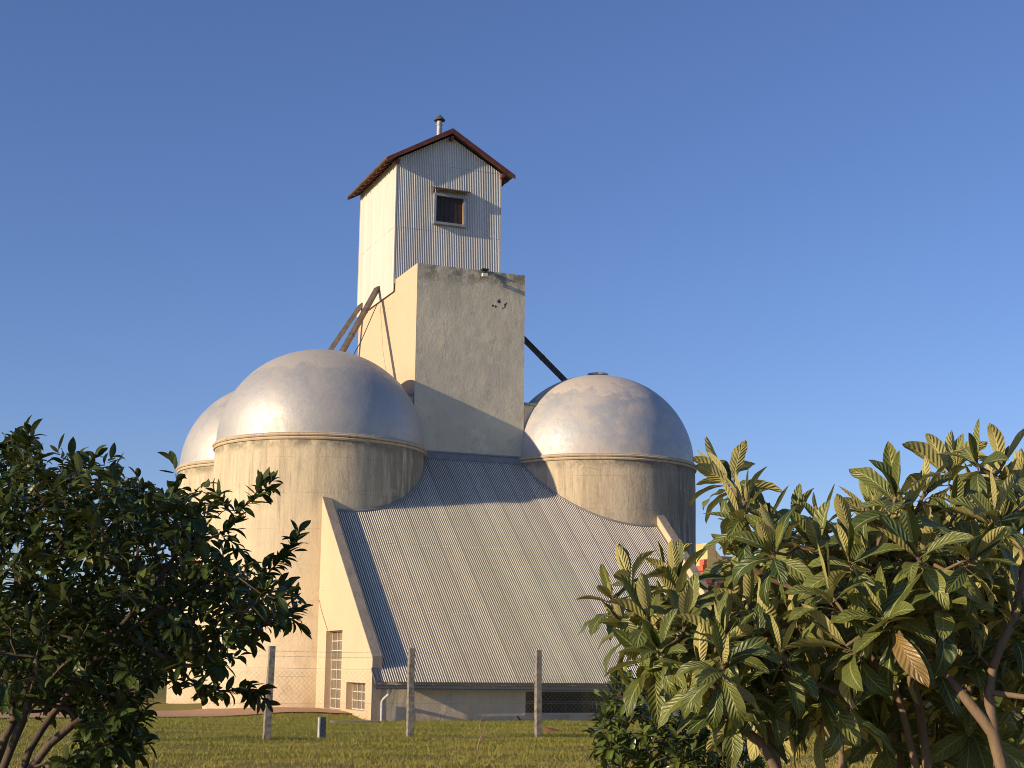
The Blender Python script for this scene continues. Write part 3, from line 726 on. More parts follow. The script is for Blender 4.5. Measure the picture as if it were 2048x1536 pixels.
# ------------------------------------------------------------------ small things on the lawn
t_ = empty('marker_post', None, 'short dark blue marker post with a pale side, standing in the grass', 'marker post')
b = MB(); b.box(-3.97, -3.84, -9.0, -8.88, -.05, .46); b.build('post_body', M['teal'], t_, bevel=.008)
b = MB(); b.box(-4.005, -3.973, -9.005, -8.875, -.05, .45); b.build('side_panel', M['pale'], t_, bevel=.005)
b = MB(); b.box(-3.975, -3.835, -9.004, -8.876, .27, .285); b.build('strap', M['black'], t_)
b = MB(); rx, ry = -2.31, -14.77
def twig(p, d, L, r, k):
    q_ = p+d*L*.5+Vector((random.uniform(-.02,.02), 0, 0)); e = p+d*L
    b.tube([p, q_, e], [r, r*.8, r*.55], 5)
    if k:
        for i in range(3 if k > 1 else 2):
            nd = (d+Vector((random.uniform(-.9,.9), random.uniform(-.7,.7), random.uniform(-.1,.6)))).normalized()
            twig(p+d*L*random.uniform(.45, 1), nd, L*random.uniform(.5, .8), r*.55, k-1)
twig(Vector((rx, ry, 0)), Vector((.28, 0, 1)).normalized(), .34, .018, 3)
b.tube([(rx+.12, ry, .2), (rx+.16, ry, .58)], [.006, .004], 4)
tag(b.build('bare_sapling', M['twig'], smooth=True), 'small leafless sapling with thin brown twigs in the grass', 'sapling')
b = MB(); random.seed(4)
def lump(b, cx, cy, rx, ry, h, n=18, m=0):
    vs = [(cx, cy, h)]; rings = 5
    for j in range(1, rings+1):
        for i in range(n):
            t = 2*math.pi*i/n; f = j/rings*(1+random.uniform(-.12, .12))
            vs.append((cx+rx*f*math.cos(t), cy+ry*f*math.sin(t), h*max(0, (1-(j/rings)**1.6))*random.uniform(.75, 1.25)-.01*(j == rings)))
    fs = [(0, 1+i, 1+(i+1) % n) for i in range(n)]
    for j in range(rings-1):
        for i in range(n): fs.append((1+j*n+i, 1+(j+1)*n+i, 1+(j+1)*n+(i+1) % n, 1+j*n+(i+1) % n))
    b.add(vs, fs, m)
lump(b, 2.35, -7.7, .42, .5, .13)
tag(b.build('soil_heap', simple('red_soil', (.30,.11,.05), .95, sc=12, bump=.02), smooth=True), 'low heap of reddish soil on the lawn behind the rightmost visible fence post', 'soil heap')
b = MB(); lump(b, 4.55, -.32, .16, .12, .17, 9)
tag(b.build('dark_stone', simple('stone_dark', (.07,.06,.05), .9), smooth=False), 'small dark stone lying at the foot of the low front wall', 'stone')
b = MB(); b.box(-1.35, .0, -.95, -.35, -.03, .06)
tag(b.build('concrete_slab', M['concrete'], bevel=.015), 'flat concrete slab lying by the front corner of the left wall', 'slab')
b = MB(); b.tube([(-10.01,-15.31,-.05),(-10.0,-15.31,.45),(-9.97,-15.30,.9)], [.03,.028,.026], 8)
tag(b.build('garden_stake', M['stake'], smooth=True), 'thin pale wooden stake in the grass under the dark tree', 'stake')

# ------------------------------------------------------------------ house behind the right silo
hs = empty('brick_house', None, 'distant red brick house with a yellow chimney beyond the right silo', 'house')
hx, hy = 33.6, 39.2
b = MB(); b.box(hx, hx+12, hy, hy+9, 0, 6.9); b.build('house_wall', M['brick'], hs)
b = MB()
for k in range(9): b.box(hx-.03-.1*(k % 2), hx+.38+.12*(k % 2), hy-.03, hy+.55+.3*(k % 2), 5.0+k*.38, 5.0+k*.38+.34)
b.build('corner_quoin', M['brickred'], hs)
b = MB(); b.box(hx+.25, hx+.85, hy+.02, hy+1.9, 8.45, 9.42); b.box(hx+.18, hx+1.0, hy-.04, hy+2.0, 7.6, 8.45); 
b.add([(hx+.85,hy+.03,9.0),(hx+.85,hy+2,9.0),(hx+1.6,hy+2,8.2),(hx+1.6,hy+.03,8.2),(hx+.85,hy+.03,7.6),(hx+.85,hy+2,7.6),(hx+1.6,hy+2,7.6),(hx+1.6,hy+.03,7.6)], [(0,3,2,1),(0,4,7,3),(2,3,7,6)])
b.build('chimney', M['yellow'], hs)
b = MB()
y0, y1 = hy-.5, hy+9.5; ym = (y0+y1)/2
for y, s in ((y0, 1), (y1, -1)):
    v = [(hx+.6, y, 6.9), (hx+12.5, y, 6.9), (hx+12.5, ym, 9.0), (hx+.6, ym, 9.0)]
    b.add(v+[(x, yy_, z-.15) for x, yy_, z in v], [(0,1,2,3),(4,7,6,5),(0,4,5,1),(1,5,6,2),(3,7,4,0)])
b.add([(hx+.7,y0+.5,6.8),(hx+.7,y1-.5,6.8),(hx+.7,ym,8.8)], [(0,2,1)], 1)
b.build('roof', [M['tile'], M['brick']], hs)
b = MB()
for k in range(4): b = MB(); b.box(hx+1.6+k*2.6, hx+2.7+k*2.6, hy-.02, hy+.02, 3.6, 4.9); b.build('window', M['glass_dark'], hs)

# ------------------------------------------------------------------ foliage
LOQ_A=[[-1007,-3781,245],[-999,-3762,249],[-1012,-3801,234],[-1019,-3808,227],[-1000,-3797,226],[-980,-3786,228],[-993,-3825,224],[-995,-3848,219],[-959,-3812,232],[-993,-3874,230],[-974,-3851,225],[-948,-3833,239],[-928,-3824,249],[-945,-3861,247],[-925,-3852,248],[-966,-3895,223],[-928,-3862,235],[-943,-3889,230],[-1017,-3833,217],[-1004,-3841,212],[-1013,-3872,207],[-1000,-3894,207],[-985,-3906,207],[-1001,-3785,216],[-871,-3732,193],[-816,-3735,194],[-921,-3652,219],[-978,-3874,176],[-926,-3773,230],[-949,-3882,186],[-881,-3784,240],[-941,-3869,224],[-921,-3861,179],[-855,-3785,208],[-849,-3717,174],[-1024,-3876,194],[-943,-3836,218],[-930,-3845,207],[-1001,-3875,189],[-840,-3773,253],[-889,-3790,221],[-901,-3668,192],[-912,-3847,218],[-848,-3729,188],[-958,-3730,224],[-817,-3733,230],[-954,-3826,220],[-898,-3649,199],[-900,-3840,205],[-911,-3694,206],[-890,-3818,245],[-857,-3765,244],[-838,-3762,202],[-904,-3820,224],[-801,-3729,184],[-900,-3732,214],[-947,-3803,223],[-899,-3651,228],[-887,-3819,199],[-901,-3687,189],[-904,-3714,188],[-869,-3745,199],[-977,-3820,191],[-903,-3742,189],[-930,-3736,174],[-898,-3752,233],[-877,-3778,223],[-932,-3832,183],[-866,-3772,181],[-883,-3816,174],[-902,-3813,175],[-954,-3742,187],[-894,-3771,217],[-867,-3760,201],[-979,-3838,194],[-986,-3891,193],[-916,-3758,221],[-857,-3708,239],[-1013,-3798,212],[-901,-3834,184],[-922,-3834,196],[-959,-3744,202],[-869,-3797,173],[-1020,-3879,176],[-914,-3672,203],[-984,-3833,209],[-970,-3794,172],[-957,-3766,171],[-865,-3675,234],[-934,-3788,225],[-978,-3769,199],[-914,-3706,175],[-956,-3774,200],[-975,-3804,204],[-931,-3754,190],[-876,-3698,178],[-913,-3803,198],[-840,-3743,252],[-963,-3876,176],[-933,-3783,205],[-828,-3699,173],[-1004,-3843,175],[-973,-3862,209],[-1031,-3850,210],[-951,-3809,174],[-966,-3757,199],[-870,-3792,206],[-991,-3819,201],[-966,-3877,202],[-924,-3713,224],[-942,-3726,194],[-886,-3720,229],[-935,-3872,192],[-960,-3848,215],[-847,-3748,201],[-935,-3775,182],[-883,-3741,206],[-1009,-3887,185],[-916,-3756,179],[-998,-3863,205],[-886,-3694,225],[-857,-3786,243],[-919,-3719,198],[-897,-3733,231],[-950,-3854,228],[-891,-3766,175],[-923,-3783,171],[-915,-3772,211],[-824,-3717,202],[-910,-3814,145],[-923,-3842,160],[-941,-3846,164],[-853,-3763,131],[-932,-3770,156],[-863,-3727,169],[-860,-3706,128],[-872,-3664,160],[-905,-3769,156],[-871,-3771,132],[-847,-3777,176],[-910,-3778,135],[-946,-3791,160],[-809,-3731,134],[-822,-3736,168],[-860,-3686,141],[-922,-3717,151],[-945,-3756,161],[-859,-3763,159],[-859,-3728,138],[-967,-3824,145],[-812,-3698,142],[-929,-3807,136],[-875,-3807,152],[-827,-3699,129],[-893,-3728,164],[-888,-3787,157],[-851,-3665,144],[-933,-3819,150],[-900,-3717,147],[-941,-3847,146],[-834,-3680,132],[-890,-3724,134],[-834,-3754,166],[-911,-3940,194],[-780,-3807,177],[-757,-3791,180],[-882,-3868,192],[-756,-3778,203],[-879,-3900,177],[-864,-3883,161],[-830,-3801,200],[-860,-3836,166],[-869,-3843,234],[-850,-3897,192],[-952,-3933,169],[-894,-3891,229],[-828,-3874,181],[-784,-3772,192],[-816,-3794,151],[-777,-3825,235],[-770,-3752,153],[-910,-3878,201],[-823,-3819,220],[-924,-3957,213],[-819,-3849,157]]
LOQ_B=[[-1073,-3802,194],[-1062,-3796,201],[-1041,-3785,205],[-1042,-3796,202],[-1058,-3832,184],[-1045,-3805,194],[-1062,-3865,178],[-1071,-3882,169],[-1069,-3804,183],[-1065,-3817,186],[-1071,-3837,174],[-1028,-3769,192],[-1017,-3787,185],[-1017,-3810,191],[-1035,-3845,178],[-1063,-3852,167],[-1031,-3848,162],[-1033,-3835,156],[-1039,-3867,173],[-1066,-3816,172],[-1013,-3872,156],[-996,-3776,198],[-994,-3701,183],[-1047,-3806,173],[-966,-3748,176],[-1020,-3860,163],[-991,-3790,174],[-1006,-3749,172],[-1001,-3827,151],[-1004,-3806,169],[-977,-3789,179],[-1002,-3815,185],[-1035,-3826,167],[-997,-3727,181],[-988,-3765,175],[-1050,-3851,156],[-981,-3750,188],[-978,-3752,153],[-1035,-3823,184],[-1019,-3766,170],[-967,-3771,168],[-982,-3725,157],[-992,-3772,155],[-995,-3741,164],[-1014,-3732,190],[-990,-3790,154],[-951,-3749,179],[-987,-3805,172],[-970,-3715,153],[-988,-3713,178],[-957,-3740,158],[-1020,-3821,181],[-1002,-3783,160],[-990,-3742,179],[-978,-3773,159],[-973,-3706,187],[-1012,-3838,163],[-1022,-3791,172],[-991,-3809,158],[-1024,-3836,172],[-983,-3728,173],[-973,-3764,179],[-1033,-3776,179],[-977,-3723,189],[-1000,-3761,163],[-1046,-3834,173],[-962,-3734,170],[-1052,-3851,178]]
